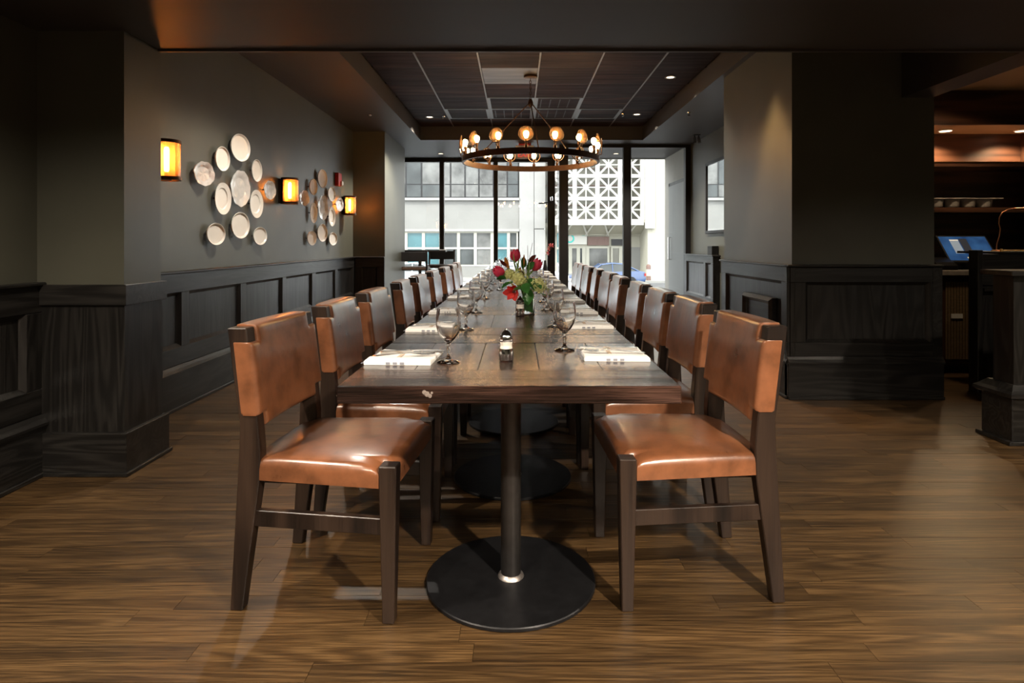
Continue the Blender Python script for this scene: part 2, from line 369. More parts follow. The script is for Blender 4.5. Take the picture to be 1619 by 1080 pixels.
rows = [4.41, 5.05, 5.69, 6.33, 6.97, 7.61, 8.25, 8.89, TY1-.012]
for j in range(len(rows)-1):
    for i in range(len(cols)-1):
        x0, x1, y0, y1 = cols[i]+.007, cols[i+1]-.007, rows[j]+.004, rows[j+1]-.004
        mt = M['tile_bright'] if (i, j) == (2, 3) else M['tile']  # a single tile is paler than the rest
        m = MB(); z = ZT; c = .006
        m.add([(x0,y0,z+.03),(x1,y0,z+.03),(x1,y1,z+.03),(x0,y1,z+.03),(x0,y0,z+c),(x1,y0,z+c),(x1,y1,z+c),(x0,y1,z+c),
               (x0+c,y0+c,z),(x1-c,y0+c,z),(x1-c,y1-c,z),(x0+c,y1-c,z)],
              [(0,1,5,4),(1,2,6,5),(2,3,7,6),(3,0,4,7),(4,5,9,8),(5,6,10,9),(6,7,11,10),(7,4,8,11),(8,9,10,11)])
        t_ = m.build('ceiling_tile', mt, cm)
        if (i, j) in ((3,5),(2,6),(3,6)):                       # slotted diffuser tiles
            for k in range(4):
                xx = x0+.07+k*.12
                BX('diffuser_slot', M['black'], t_, xx, xx+.012, y0+.08, y1-.08, z-.004, z+.002)
        if (i, j) in ((1,6),(2,5),(2,6),(3,5),(3,6),(4,6)):     # metal return frames round these tiles
            m2 = MB()
            for b in ((x0,x0+.035,y0,y1),(x1-.035,x1,y0,y1),(x0+.035,x1-.035,y0,y0+.02),(x0+.035,x1-.035,y1-.02,y1)): m2.box(*b, z-.006, z+.002)
            m2.build('vent_frame', M['vent'], t_)
for x in cols[1:-1]: BX('ceiling_grid_bar', M['tbar'], cm, x-.008, x+.008, TY0, TY1, ZT-.003, ZT+.02)
for y in rows[1:-1]: BX('ceiling_grid_bar', M['black'], cm, TX0, TX1, y-.004, y+.004, ZT+.001, ZT+.02)
# beam along the column and bar ceiling
struct(BX('trim_1', M['ceil'], None, 2.84, 3.06, YB, 4.48, 2.215, 3.1), 'boxed beam between room and bar')
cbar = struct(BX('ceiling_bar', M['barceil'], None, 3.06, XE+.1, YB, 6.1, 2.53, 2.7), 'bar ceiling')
struct(BX('trim_2', M['ceil'], None, XL-.1, XE+.1, YB-.02, YB, ZN-.012, ZN+.3), 'edge of the soffit')

# ---- windows
def win(name, label, y, x0, x1, muls, zs, zh, head, depth=.11):
    h = holder(name, label)
    BX('window_head', M['frame'], h, x0, x1, y-depth/2, y+depth/2, zh-head, zh)
    BX('window_sill', M['frame'], h, x0, x1, y-depth/2, y+depth/2, 0, zs)
    es = []
    for a, b in muls:
        BX('mullion', M['frame'], h, a, b, y-depth/2-.004, y+depth/2+.004, 0, zh, bevel=.004); es.append((a, b))
    for (a, b), (c, d) in zip(es, es[1:]):
        if c-b > .1: BX('pane', M['pane'], h, b-.01, c+.01, y-.004, y+.004, zs-.01, zh-head+.01)
    return h
w1 = win('window_1', 'tall black framed shopfront glazing', 11.6, XL, .73, [(XL,XL+.06),(-1.47,-1.385),(-.44,-.36),(.585,.73)], .10, ZC, .07)
w2 = win('window_2', 'recessed black framed glazing with wide pier', 10.0, .70, XR, [(.70,.845),(1.75,1.875),(2.765,XR)], .10, ZC, .05)
w3 = holder('window_3', 'glazed return between the two window planes')
BX('pane', M['pane'], w3, .765, .773, 10.05, 11.55, .1, ZC)
BX('window_sill', M['frame'], w3, .73, .81, 10.05, 11.55, 0, .1)
d1 = holder('door_1', 'door closer on the entrance post')
m = MB().tube([(.655,11.53,1.93),(.655,11.45,1.95),(.655,11.42,2.0),(.655,11.47,2.03),(.655,11.53,2.01)], .022, 8)
m.build('closer_body', M['chrome'], d1, 40)
MB().tube([(.655,11.5,1.93),(.5,11.47,1.90),(.42,11.50,1.90)], .012, 8).build('closer_arm', M['frame'], d1, 40)
# entrance alcove outside the right glazing
M['concrete'] = plain('pale_concrete', (.27,.255,.225), .8, noise=.12, scale=1.6, bump=.15)
M['greydoor'] = plain('grey_steel_door', (.15,.153,.145), .5, noise=.06, scale=2)
BX('alcove_cladding', M['concrete'], wr, XR-.02, XR+.13, 10.06, YF, 0, 3.2)
d2 = struct(BX('door_2', M['greydoor'], None, XR-.055, XR-.02, 10.12, 11.12, .02, 2.18, bevel=.004), 'flush grey steel door in the alcove wall')
BX('door_frame', M['frame'], d2, XR-.05, XR-.021, 10.06, 10.12, 0, 2.24); BX('door_frame', M['greydoor'], d2, XR-.05, XR-.021, 11.12, 11.18, 0, 2.24)
BX('door_frame', M['frame'], d2, XR-.05, XR-.021, 10.06, 11.18, 2.18, 2.24)
MB().tube([(XR-.055,11.0,.85),(XR-.10,11.0,.85),(XR-.10,11.0,1.25),(XR-.055,11.0,1.25)], .012, 8).build('door_handle', M['steel'], d2, 40)
# roof block over the shopfront keeps sky out of the room
struct(BX('wall_front_parapet', M['concrete'], None, XL-3, XE+2, 11.5, 11.72, ZC, 6.0))
struct(BX('wall_front_side', M['concrete'], None, XR+.1, XE+2, 11.45, 11.72, 0, ZC))
struct(BX('ceiling_roof', M['concrete'], None, XL-.2, XE+.2, -4.2, 11.6, 3.2, 3.4))
# ================================================================== TABLES
TZ = .762; TX = (-.477, .437); TD = .907; TY = 1.606; NT = 8
def make_table():
    t = thing('pedestal_table', 'x', 'table')
    w0, w1 = TX[0]+.02, TX[1]+.02; z0, z1 = TZ-.047, TZ; d = TD-.004; be = .205
    y0, y1 = -TD/2+.002, TD/2-.002
    BX('end_board', M['tablex'], t, w0, w1, y0, y0+be, z0, z1, bevel=.0025)
    BX('end_board', M['tablex'], t, w0, w1, y1-be, y1, z0, z1, bevel=.0025)
    xs = [w0, w0+.17, w0+.36, w0+.545, w0+.735, w1]
    for a, b in zip(xs, xs[1:]): BX('top_board', M['table'], t, a+.0006, b-.0006, y0+be+.0006, y1-be-.0006, z0, z1-.0004, bevel=.0018)
    BX('top_cleat', M['black'], t, -.2, .2, -.2, .2, z0-.02, z0)
    MB().lathe([(.034,.012),(.034,z0-.005)], 28).build('pole', M['steel_pole'], t, 40)
    MB().lathe([(.281,0),(.285,.003),(.285,.011),(.282,.014),(.05,.014),(.0,.014)], 64, cap=False).build('base', M['iron'], t, 40)
    MB().lathe([(.045,.013),(.042,.020),(.034,.026)], 28, cap=False).build('weld_collar', M['weld'], t, 60)
    return t
t0 = make_table()
for k in range(NT):
    t = t0 if k == 0 else dup(t0)
    t.location = (-.02, TY+TD*(k+.5), 0)
    t['label'] = 'dark wood pedestal table with round black base, %s from the table end opposite the windows' % ordn(k)
    t['group'] = 'tables pushed into one long row'
# worn chip on the front edge of the first table
chip = MB(); 
for cx_, cz_, cr_ in ((-.009,.004,.006),(-.002,-.001,.0075),(.006,-.006,.0055),(.011,.002,.0035)): chip.sphere((cx_, 0, cz_), cr_, 7, 5, sy=.12)
M['traywear'] = plain('worn_pale_wood', (.22,.18,.16), .7, noise=.5, scale=200)
c = chip.build('edge_chip', M['traywear'], t0); c.location = (-.236+.02, -TD/2+.002, TZ-.02)

# ================================================================== CHAIRS
def slab(us, vs, inside, zt, zb, mp):
    """grid solid: cells kept by inside(); zt/zb(u,v,dist) give front and back heights; mp maps (u,v,w) to a point"""
    nu, nv = len(us), len(vs); keep = [[inside((us[i]+us[i+1])/2, (vs[j]+vs[j+1])/2) for j in range(nv-1)] for i in range(nu-1)]
    segs = []
    K = lambda i, j: 0 <= i < nu-1 and 0 <= j < nv-1 and keep[i][j]
    for i in range(nu):
        for j in range(nv-1):
            if K(i-1, j) != K(i, j): segs.append(((us[i], vs[j]), (us[i], vs[j+1]), (i, j), (i, j+1)))
    for i in range(nu-1):
        for j in range(nv):
            if K(i, j-1) != K(i, j): segs.append(((us[i], vs[j]), (us[i+1], vs[j]), (i, j), (i+1, j)))
    def dist(u, v):
        best = 9
        for a, b, _, _ in segs:
            cu = min(max(u, min(a[0], b[0])), max(a[0], b[0])); cv = min(max(v, min(a[1], b[1])), max(a[1], b[1]))
            best = min(best, math.hypot(u-cu, v-cv))
        return best
    mb = MB(); ix = {}
    def vid(i, j, top):
        k = (i, j, top)
        if k not in ix:
            u, v = us[i], vs[j]; d = dist(u, v)
            ix[k] = len(mb.v); mb.v.append(tuple(mp(u, v, (zt if top else zb)(u, v, d))))
        return ix[k]
    for i in range(nu-1):
        for j in range(nv-1):
            if keep[i][j]:
                mb.f.append((vid(i,j,1), vid(i+1,j,1), vid(i+1,j+1,1), vid(i,j+1,1)))
                mb.f.append((vid(i,j+1,0), vid(i+1,j+1,0), vid(i+1,j,0), vid(i,j,0)))
    for _, _, p, q in segs: mb.f.append((vid(*p,1), vid(*q,1), vid(*q,0), vid(*p,0)))
    return mb
def rnd(d, r): return 0 if d >= r else r-math.sqrt(max(0, r*r-(r-d)**2))
def lines(pts, r, n=5):
    """grid lines at pts with fine lines r/.. either side"""
    out = set()
    for p in pts:
        for k in (0, .06, .2, .45, .8): out.add(round(p+r*k, 5)); out.add(round(p-r*k, 5))
    lo, hi = min(pts), max(pts); out = {x for x in out if lo-1e-6 <= x <= hi+1e-6}
    for k in range(1, n): out.add(round(lo+(hi-lo)*k/n, 5))
    s = sorted(out); res = [s[0]]
    for x in s[1:]:
        if x-res[-1] > .0012 or x in [round(p,5) for p in pts]: res.append(x)
    return res
RW, FW = .212, .238                     # half widths between leg centres, rear / front
def lean(z):                            # x of rear post centre at height z
    if z < .44: return -.262+.045*(z/.44)
    if z < .56: return -.217
    return -.217-.040*((z-.56)/.32)
def make_chair():
    t = thing('dining_chair', 'x', 'chair')
    for s in (-1, 1):                                                             # rear legs run up as back posts
        rings = []
        for z, tx, ty in ((0,.040,.036),(.15,.050,.040),(.40,.070,.044),(.50,.068,.044),(.58,.058,.044),(.70,.060,.046),(.878,.062,.048)):
            x = lean(z); y = s*RW
            rings.append([(x-tx/2,y-ty/2,z),(x+tx/2,y-ty/2,z),(x+tx/2,y+ty/2,z),(x-tx/2,y+ty/2,z)])
        MB().loft(rings).build('rear_leg', M['chairwood'], t, bevel=.003)
    for s in (-1, 1):
        rings = []
        for z, w in ((0,.036),(.2,.044),(.474,.054)):
            x, y = .228, s*FW
            rings.append([(x-w/2,y-w/2,z),(x+w/2,y-w/2,z),(x+w/2,y+w/2,z),(x-w/2,y+w/2,z)])
        MB().loft(rings).build('front_leg', M['chairwood'], t, bevel=.003)
        y0, y1 = s*(RW-.001), s*(FW-.001)
        MB().loft([[(-.235,y0-.012,.262),(-.235,y0+.012,.262),(-.235,y0+.012,.312),(-.235,y0-.012,.312)],
                   [(.213,y1-.012,.262),(.213,y1+.012,.262),(.213,y1+.012,.312),(.213,y1-.012,.312)]]).build('stretcher', M['chairwood'], t, bevel=.002)
    BX('seat_rail', M['chairwood'], t, -.215, .218, -.19, .19, .385, .415)
    # backrest: leather sling wrapped over the posts, notched where the post tops show
    W2 = RW+.0255; n = .050; zb, zl, zt = .567, .608, .884
    us = lines([-W2, -W2+n, W2-n, W2], .02, 9); vs = lines([zb, zl, zt-n, zt], .02, 8)
    def ins(u, v):
        edge = abs(u) > W2-n
        return not (edge and (v > zt-n or v < zl))
    def base(u, v): return lean(v)+.016*(u/W2)**2-.006
    ft = lambda u, v, d: base(u, v)+.035+.010*(1-(u/W2)**2)*(1-((v-.73)/.17)**2)-rnd(d, .016)
    bk = lambda u, v, d: base(u, v)-.034-.004*(1-(u/W2)**2)+rnd(d, .012)
    slab(us, vs, ins, ft, bk, lambda u, v, w: (w, u, v)).build('backrest', M['leather'], t, 50)
    # seat: crowned leather cushion, notched round the front legs
    x0, x1 = -.232, .251; nn = .050
    us = lines([x0, x1-nn, x1], .03, 9); vs = lines([-1, -.802, .802, 1], .11, 10)
    hw = lambda u: RW+.016+(FW-RW+.012)*((u-x0)/(x1-x0))
    ins = lambda u, v: not (u > x1-nn and abs(v) > .802)
    zt_ = lambda u, v, d: .470+.022*(1-v**4)*(1-((u-.02)/.26)**4)-rnd(min(d*(1 if abs(v) < .7 else .3), .028) if d < .028 else d, .024)
    zb_ = lambda u, v, d: .408
    slab(us, vs, ins, zt_, zb_, lambda u, v, w: (u, v*hw(u), w)).build('seat', M['leather'], t, 50)
    return t
c0 = make_chair()
def seat_chair(first, x, y, rz, side, k):
    t = first or dup(c0)
    t.location = (x, y, 0); t.rotation_euler = (0, 0, rz)
    t['label'] = 'tan leather chair on the %s side, %s from the table end opposite the windows' % (side, ordn(k))
    t['group'] = 'leather dining chairs along the table'
LEFT = [1.868, 2.52, 3.17, 4.02, 4.74, 5.55, 6.42, 7.20, 8.0]
RIGHT = [1.92, 2.62, 3.17, 3.78, 4.52, 5.18, 5.92, 6.55, 7.15, 7.75]
CH = []
for k, d in enumerate(LEFT):
    x = -.590 if k == 0 else (-.562 if k in (1, 8) else -.550+random.uniform(-.012,.012)); y = d+.222
    rz = math.radians(-5.0) if k == 0 else 0 if k in (1, 8) else math.radians(random.uniform(-2.5,2.5))
    seat_chair(c0 if k == 0 else None, x, y, rz, 'plate-wall', k); CH.append((x, y, 1, k))
for k, d in enumerate(RIGHT):
    x = .560 if k == 0 else .565+random.uniform(-.012,.012); y = d+.222
    rz = PI+math.radians(2.5 if k == 0 else random.uniform(-2.5,2.5))
    seat_chair(None, x, y, rz, 'column', k); CH.append((x, y, -1, k))

MB().lathe([(.006,0),(.005,.003),(.002,.004)], 10).xf(Matrix.Translation((-.222,-.165,.815)) @ Matrix.Rotation(PI/2, 4, 'Y')).build('stud', M['chrome'], c0, 50)
# ================================================================== PLACE SETTINGS
def goblet_mesh():
    o = [(.0355,0),(.0365,.002),(.030,.005),(.014,.009),(.006,.016),(.0048,.030),(.0075,.040),(.0050,.048),(.0055,.058),(.012,.066),(.024,.078),(.034,.096),(.0395,.118),(.0395,.140),(.0365,.172)]
    i = [(.0350,.172),(.0378,.140),(.0378,.118),(.032,.098),(.022,.082),(.010,.071),(.0005,.069)]
    return MB().lathe([(.0005,0)]+o+i, 28, cap=False).mesh('goblet', 60)
GOB = goblet_mesh()
# napkin: folded twice, soft edges, ends slightly splayed
def napkin_mesh():
    us = lines([-.105, .105], .03, 8); vs = lines([-.115, -.062, .115], .02, 6); rr = random.Random(3)
    zt = lambda u, v, d: (.015 if v < -.062+1e-4 else .009)+.0012*math.sin(u*40)+.001*math.sin(v*50+u*20)-rnd(d, .006)
    zb = lambda u, v, d: .0
    return slab(us, vs, lambda u, v: True, zt, zb, lambda u, v, w: (u, v, w)).mesh('napkin', 50)
NAP = napkin_mesh()
FRINGE = MB()
for s in (-1,):
    for k in range(10): FRINGE.tube([(s*.104, -.108+k*.023, .006), (s*.111, -.110+k*.023, .005), (s*.116, -.106+k*.023, .003)], .0012, 5)
FRINGE = FRINGE.mesh('fringe')
def fork_mesh():
    m = MB(); z = .0015
    prof = [(-.10,.009),(-.095,.011),(-.06,.0065),(-.02,.0045),(.02,.0045),(.04,.010),(.055,.0125)]
    m.loft([[(x,-w,z+c),(x,w,z+c),(x,w,z+c+.002),(x,-w,z+c+.002)] for (x, w), c in zip(prof, (0,.001,.003,.006,.008,.006,.004))])
    for k in range(4):
        y = -.0105+k*.007
        m.loft([[(x,y-.0018*q,z+c),(x,y+.0018*q,z+c),(x,y+.0018*q,z+c+.0018),(x,y-.0018*q,z+c+.0018)] for x, c, q in ((.053,.004,1),(.08,.003,1),(.10,.007,.4))])
    return m.mesh('fork', 40)
def knife_mesh():
    m = MB()
    prof = [(-.11,.008,.007),(-.10,.009,.009),(-.02,.0065,.008),(-.005,.005,.006),(.0,.009,.003),(.06,.0095,.003),(.10,.008,.002),(.115,.001,.001)]
    m.loft([[(x,-w,0),(x,w,0),(x,w,h),(x,-w,h)] for x, w, h in prof]); return m.mesh('knife', 40)
FORK, KNIFE = fork_mesh(), knife_mesh()
NPR = MB()
for k in range(3): NPR.box(-.035+k*.022, -.022+k*.022, -.1165, -.1152, .002, .009)
NPR = NPR.mesh('printed_mark')
NPR2 = MB().box(-.02, -.008, -.055, .10, .0085, .0108).mesh('printed_stripe')
def setting(x, y, sgn, k, side):
    wh = '%s setting from the table end opposite the windows, %s side' % (ordn(k), side)
    rz = (0 if sgn > 0 else 0)+math.radians(random.uniform(-3,3))
    nx = TX[0]+.111 if sgn > 0 else TX[1]-.111
    nap = put('folded_napkin', NAP, M['linen']); nap.location = (nx, y-.02, TZ); nap.rotation_euler = (0, 0, rz)
    tag(nap, 'white napkin at the '+wh, 'napkin', 'folded napkins on the table')
    f = put('fringe', FRINGE, M['print'], nap); p = put('printed_mark', NPR, M['print'], nap); q = put('printed_stripe', NPR2, M['print_tan'], nap)
    if sgn < 0: f.rotation_euler = (0,0,0)
    fx = sgn
    fo = put('fork', FORK, M['steel']); fo.location = (nx+.0*sgn, y-.052, TZ+.0125); fo.rotation_euler = (0, 0, (math.radians(8) if sgn > 0 else PI-math.radians(8)))
    tag(fo, 'steel fork at the '+wh, 'fork', 'forks on the napkins')
    kn = put('table_knife', KNIFE, M['steel']); kn.location = (nx+.02*sgn, y+.025, TZ+.0115); kn.rotation_euler = (0, 0, (math.radians(14) if sgn > 0 else PI-math.radians(4)))
    tag(kn, 'steel knife at the '+wh, 'knife', 'knives on the napkins')
    g = put('water_goblet', GOB, M['glass'])
    gx = (-.219 if sgn > 0 else .172)+random.uniform(-.003,.003)
    g.location = (gx, y-.065+(.13 if (sgn, k) == (-1, 2) else 0) if k else (1.93 if sgn > 0 else 2.15), TZ+.0004); g.rotation_euler = (0,0,random.random()*6)
    tag(g, 'water goblet at the '+wh, 'goblet', 'water goblets on the table')
for (x, y, sgn, k) in CH:
    yy = {(1,0):2.02, (-1,0):2.08}.get((sgn, k), y-.02)
    setting(x, yy, sgn, k, 'plate-wall' if sgn > 0 else 'column')
# extra glassware on the far tables
for k in range(5):
    for sgn, gx in ((1, -.13), (-1, .09)):
        g = put('wine_glass', GOB, M['glass']); g.location = (gx+random.uniform(-.02,.02), 4.9+k*.78+random.uniform(-.1,.1), TZ+.0004); g.scale = (.82,.82,1.12)
        tag(g, '%s slim wine glass behind the flowers, %s side' % (ordn(k), 'plate-wall' if sgn > 0 else 'column'), 'wine glass', 'wine glasses behind the flowers')
# ---- shakers
def shaker(name, label, x, y):
    t = thing(name, label, 'shaker', (x, y, TZ))
    MB().lathe([(.0005,0),(.021,0),(.023,.003),(.0235,.025),(.021,.040)], 12).build('shaker_base', M['chrome'], t, 30)
    MB().lathe([(.0205,.040),(.0185,.050),(.0205,.062)], 12).build('shaker_glass', M['ceramic'], t, 20)
    MB().lathe([(.021,.062),(.0225,.068),(.0205,.080),(.014,.092),(.005,.099),(.003,.104),(.0005,.105)], 12).build('shaker_cap', M['chrome'], t, 25)
shaker('salt_shaker', 'faceted chrome and glass shaker standing alone at the table end', -.034, 1.96)
shaker('pepper_shaker', 'faceted chrome shaker standing just in front of the flower vase', .018, 3.17)
# ================================================================== CHANDELIER
CX, CY, CR, CZ = .15, 6.63, .735, 2.012
ch = thing('ring_chandelier', 'round bronze ring chandelier with sixteen lens lamps hanging over the table', 'chandelier', (CX, CY, 0))
MB().lathe([(CR-.012,CZ),(CR+.012,CZ),(CR+.014,CZ+.010),(CR+.012,CZ+.055),(CR+.016,CZ+.062),(CR-.012,CZ+.062),(CR-.012,CZ)], 96, cap=False).build('ring', M['bronze'], ch, 35)
MB().lathe([(.0005,ZT),(.075,ZT),(.075,ZT-.022),(.06,ZT-.030),(.0005,ZT-.030)], 28, cap=False).build('ceiling_canopy', M['bronze'], ch, 40)
cn = MB()
for k in range(8):
    z = ZT-.04-k*.030; a = 0 if k % 2 else PI/2
    pts = [(.010*math.cos(b)*math.cos(a), .010*math.cos(b)*math.sin(a), z-.020*math.sin(b)) for b in [2*PI*i/10 for i in range(11)]]
    cn.tube(pts, .0035, 5, cap=False)
cn.build('hanging_chain', M['bronze'], ch, 40)
MB().lathe([(.0005,2.72),(.016,2.715),(.026,2.69),(.030,2.67),(.026,2.645),(.012,2.628),(.0005,2.622)], 20, cap=False).build('hub', M['bronze'], ch, 40)
for a in (5, 128, 244):                          # angle from the side facing the entrance room
    r = math.radians(a); dx, dy = math.sin(r), -math.cos(r)
    MB().tube([(dx*.02, dy*.02, 2.67), (dx*(CR-.10), dy*(CR-.10), CZ+.13), (dx*(CR-.012), dy*(CR-.012), CZ+.055)], .0065, 8).build('hanger_rod', M['bronze'], ch, 40)
for k in range(16):
    a = math.radians(-4.6+22.5*k); dx, dy = math.sin(a), -math.cos(a)
    rot = Matrix.Translation((dx*CR, dy*CR, 0)) @ Matrix.Rotation(math.atan2(dy, dx), 4, 'Z')      # local +x points outward
    so_ = MB().lathe([(.0005,CZ+.06),(.017,CZ+.06),(.017,CZ+.088),(.009,CZ+.095),(.009,CZ+.115),(.016,CZ+.12),(.016,CZ+.15),(.0005,CZ+.15)], 14, (-.006,0,0), cap=False)
    so_.tube([(.0,0,CZ+.09),(.032,0,CZ+.09),(.036,0,CZ+.10),(.036,0,CZ+.125)], .0045, 6)
    s_ = so_.xf(rot).build('lamp_socket', M['bronze'], ch, 40)
    MB().lathe([(.008,CZ+.15),(.013,CZ+.157),(.024,CZ+.178),(.027,CZ+.195),(.024,CZ+.212),(.012,CZ+.224),(.0005,CZ+.226)], 12, (-.006,0,0), cap=False).xf(rot).build('bulb', M['bulb'], s_, 60)
    zc = CZ+.192
    lm = MB(); n = 24
    for xo in (.032, .040): pass
    lm.loft([[(x, r_*math.cos(2*PI*i/n), zc+r_*math.sin(2*PI*i/n)) for i in range(n)] for x, r_ in ((.036,.001),(.033,.04),(.035,.071))], cap=False)
    lm.xf(rot).build('lens', M['lens'], s_, 60)
    rm = MB().tube([(.036, .073*math.cos(2*PI*i/n), zc+.073*math.sin(2*PI*i/n)) for i in range(n+1)], .0042, 6, cap=False)
    rm.xf(rot).build('lens_rim', M['bronze'], s_, 60)

# ================================================================== SCONCES on the plate wall
def sconce(y, z, label):
    t = thing('wall_sconce', label, 'wall lamp', (XL, y, z), 0, 'drum sconces on the plate wall')
    R, h, cx = .082, .13, .098; arc = lambda a0, a1, r, n=20: [(cx+r*math.cos(a0+(a1-a0)*i/n), r*math.sin(a0+(a1-a0)*i/n)) for i in range(n+1)]
    BX('back_plate', M['bronze'], t, 0, .020, -.05, .05, -.12, .12, bevel=.003)
    g = math.radians(122)
    def shell(a0, a1, r0, r1, z0, z1):
        o, i = arc(a0, a1, r1), arc(a0, a1, r0)[::-1]; poly = o+i
        return MB().loft([[(x, y_, zz) for x, y_ in poly] for zz in (z0, z1)])
    shell(g, 2*PI-g, R-.004, R, -h, h).build('back_shell', M['bronze'], t, 40)
    shell(g, 2*PI-g, R-.008, R-.0045, -h+.022, h-.022).build('added_reflector', M['liner'], t, 40)  # pale liner added to bounce bulb light so the shade glows
    shell(-g, g, R-.003, R-.001, -h+.01, h-.01).build('glass_shade', M['amber'], t, 40)
    for nm, z0, z1 in (('top_band', h-.022, h), ('bottom_band', -h, -h+.022)):
        n = 32
        MB().lathe([(R-.006,z0),(R+.004,z0),(R+.004,z1),(R-.006,z1),(R-.006,z0)], n, (cx,0,0), cap=False).build(nm, M['bronze'], t, 30)
    MB().lathe([(.0005,-h+.012),(.030,-h+.012),(.030,-h+.002),(.0005,-h+.002)], 16, (cx,0,0), cap=False).build('socket_plate', M['bronze'], t, 30)
    MB().lathe([(.016,-h+.012),(.016,-h+.055),(.0005,-h+.055)], 14, (cx,0,0), cap=False).build('socket', M['brass'], t, 30)
    MB().lathe([(.010,-h+.055),(.015,-h+.07),(.016,h-.06),(.010,h-.045),(.0005,h-.042)], 14, (cx,0,0), cap=False).build('tube_bulb', M['sconce_bulb'], t, 40)
sconce(3.94, 1.68, 'amber glass drum sconce on the wall beside the square pillar')
sconce(6.08, 1.665, 'amber glass drum sconce between the two plate clusters')
sconce(8.26, 1.655, 'amber glass drum sconce by the far pilaster, under the fire alarm')

# ================================================================== DOWNLIGHTS
def downlight(x, y, z, label, power=0, color=WARM, spot=110, tilt=None, r=.06, vis=True, group=None):
    t = thing('ceiling_downlight', label, 'downlight', (x, y, z), 0, group)
    MB().lathe([(r*.70,.004),(r*.72,-.004),(r,-.006),(r*1.02,0),(r*1.02,.004)], 24, cap=False).build('trim_ring', M['tbar'], t, 40)
    MB().lathe([(.0005,-.0015),(r*.70,-.0015)], 24, cap=False).build('lamp_face', M['led'], t)
    if power:
        lamp('downlight_beam', 'SPOT', (0, 0, -.02), power, color, t, .045, tilt or (0,0,0), spot, .6)
TL = 'recessed downlights in the tray'
downlight(-1.26, 8.78, ZT, 'recessed downlight in tray tile on the plate-wall side, far row', P_TRAY, SOFT, 120)
downlight(1.70, 8.60, ZT, 'recessed downlight in tray tile on the mirror side, far row', P_TRAY, SOFT, 120)
downlight(1.69, 6.68, ZT, 'recessed downlight in tray tile above the chairs beside the column', P_TRAY*.35, SOFT, 120)
downlight(-1.26, 4.75, ZT, 'added fill downlight in tray tile on the plate-wall side, next to the low soffit', P_TRAY*.45, SOFT, 120)  # unseen lamp added to brighten the plate wall
downlight(-1.37, 10.95, ZC, 'recessed downlight in the soffit in front of the left window', 12, SOFT, 120)
downlight(1.79, 10.95, ZC, 'recessed downlight in the outdoor alcove soffit', 6, SOFT, 120)
downlight(1.80, 4.78, ZC, 'recessed downlight washing the column side', P_WASH, (1,.60,.28), 62, (0, math.radians(4), 0))
# the near room: one soffit lamp inferred from cast shadows, the rest added unseen fill
k = 0
for x, y, p, lab in ((1.25, -.10, P_KEY, 'recessed lamp in the low soffit, bar side, nearest the table'),
                     (-1.25, -.10, P_NEAR, 'added fill lamp in the low soffit, plate-wall side, nearest the table'),
                     (0.0, -1.6, P_NEAR, 'added fill lamp in the low soffit on the room axis'),
                     (3.3, .4, P_NEAR, 'added fill lamp in the low soffit by the bar wall'),
                     (3.5, 1.9, P_NEAR, 'added fill lamp in the low soffit facing the column'), (-1.5, 1.3, P_NEAR*1.1, 'added fill lamp in the low soffit in front of the square pillar'),  # both added to lift the dark column and pillar fronts
                     (2.2, -2.2, P_NEAR, 'added fill lamp in the low soffit at the back, bar side'),
                     (-1.6, -2.6, P_NEAR, 'added fill lamp in the low soffit at the back, wall side')):
    downlight(x, y, ZN, lab, p, NEARC, 155)

# ================================================================== PLATES on the wall
TH = math.radians(12)
nv, uv, wv = Vector((math.cos(TH), -math.sin(TH), 0)), Vector((0,0,1)), Vector((math.sin(TH), math.cos(TH), 0))
def plate(cx, cy, w, h, kind, label, group):
    px, py = 240+cx/3.855, 180+cy/3.855; wp, hp = w/3.855, h/3.855
    X = XL+.075
    for _ in range(4):
        d = -X*FPX/(VX-px)*-1 if False else (-X)*FPX/(VX-px)
        Hm = hp*d/FPX; Wm = wp*d/FPX/((VX-px)/FPX*math.cos(TH)+math.sin(TH))
        X = XL+.012+Wm/2*math.sin(TH)
    z = EYE-(py-VY)*d/FPX
    n = 36; m = MB()
    if kind == 'well':  prof = [(.0,.000),(.55,.0),(.60,.006),(.93,.014),(1.0,.018),(1.0,.022),(.93,.019),(.68,.013),(.62,.006),(.57,.005),(.3,.005),(.0,.005)]
    elif kind == 'gloss': prof = [(.0,.0),(.62,.0),(.72,.008),(1.0,.016),(1.0,.021),(.72,.014),(.62,.007),(.56,.006),(.3,.006),(.0,.006)]
    else: prof = [(.0,.0),(.70,.0),(.80,.0),(.93,.006),(1.0,.016),(.99,.022),(.95,.021),(.90,.014),(.86,.010),(.80,.009),(.4,.009),(.0,.009)]
    rings = []
    for r, zz in prof:
        ring = []
        for i in range(n):
            a = 2*PI*i/n; q = 1+(.022*math.sin(a*11)+.012*math.sin(a*7) if kind == 'gloss' and r > .7 else 0)
            wob = .003*math.sin(a*5+r*9)*r if kind == 'gloss' else 0
            ring.append((max(r,.002)*q*Wm/2*math.cos(a), max(r,.002)*q*Hm/2*math.sin(a), zz+wob))
        rings.append(ring)
    m.loft(rings)
    Mx = Matrix((( wv.x, uv.x, nv.x, X), (wv.y, uv.y, nv.y, d), (wv.z, uv.z, nv.z, z), (0,0,0,1)))
    o = m.build('wall_plate', M['gloss'] if kind == 'gloss' else M['ceramic'], None, 28)
    o.matrix_world = Mx
    tag(o, label, 'plate', group)
    peg = MB().tube([(-.30*Wm,0,.002),(-.31*Wm,0,.0),tuple(Mx.inverted() @ Vector((XL+.001, d-.30*Wm, z)))], .006, 8).build('wall_hanger', M['black'], o, 40)
A, Bc = 'plates of the cluster beside the square pillar', 'plates of the cluster beside the fire alarm'
near, farc = 'of the cluster beside the pillar sconce', 'of the cluster under the fire alarm'
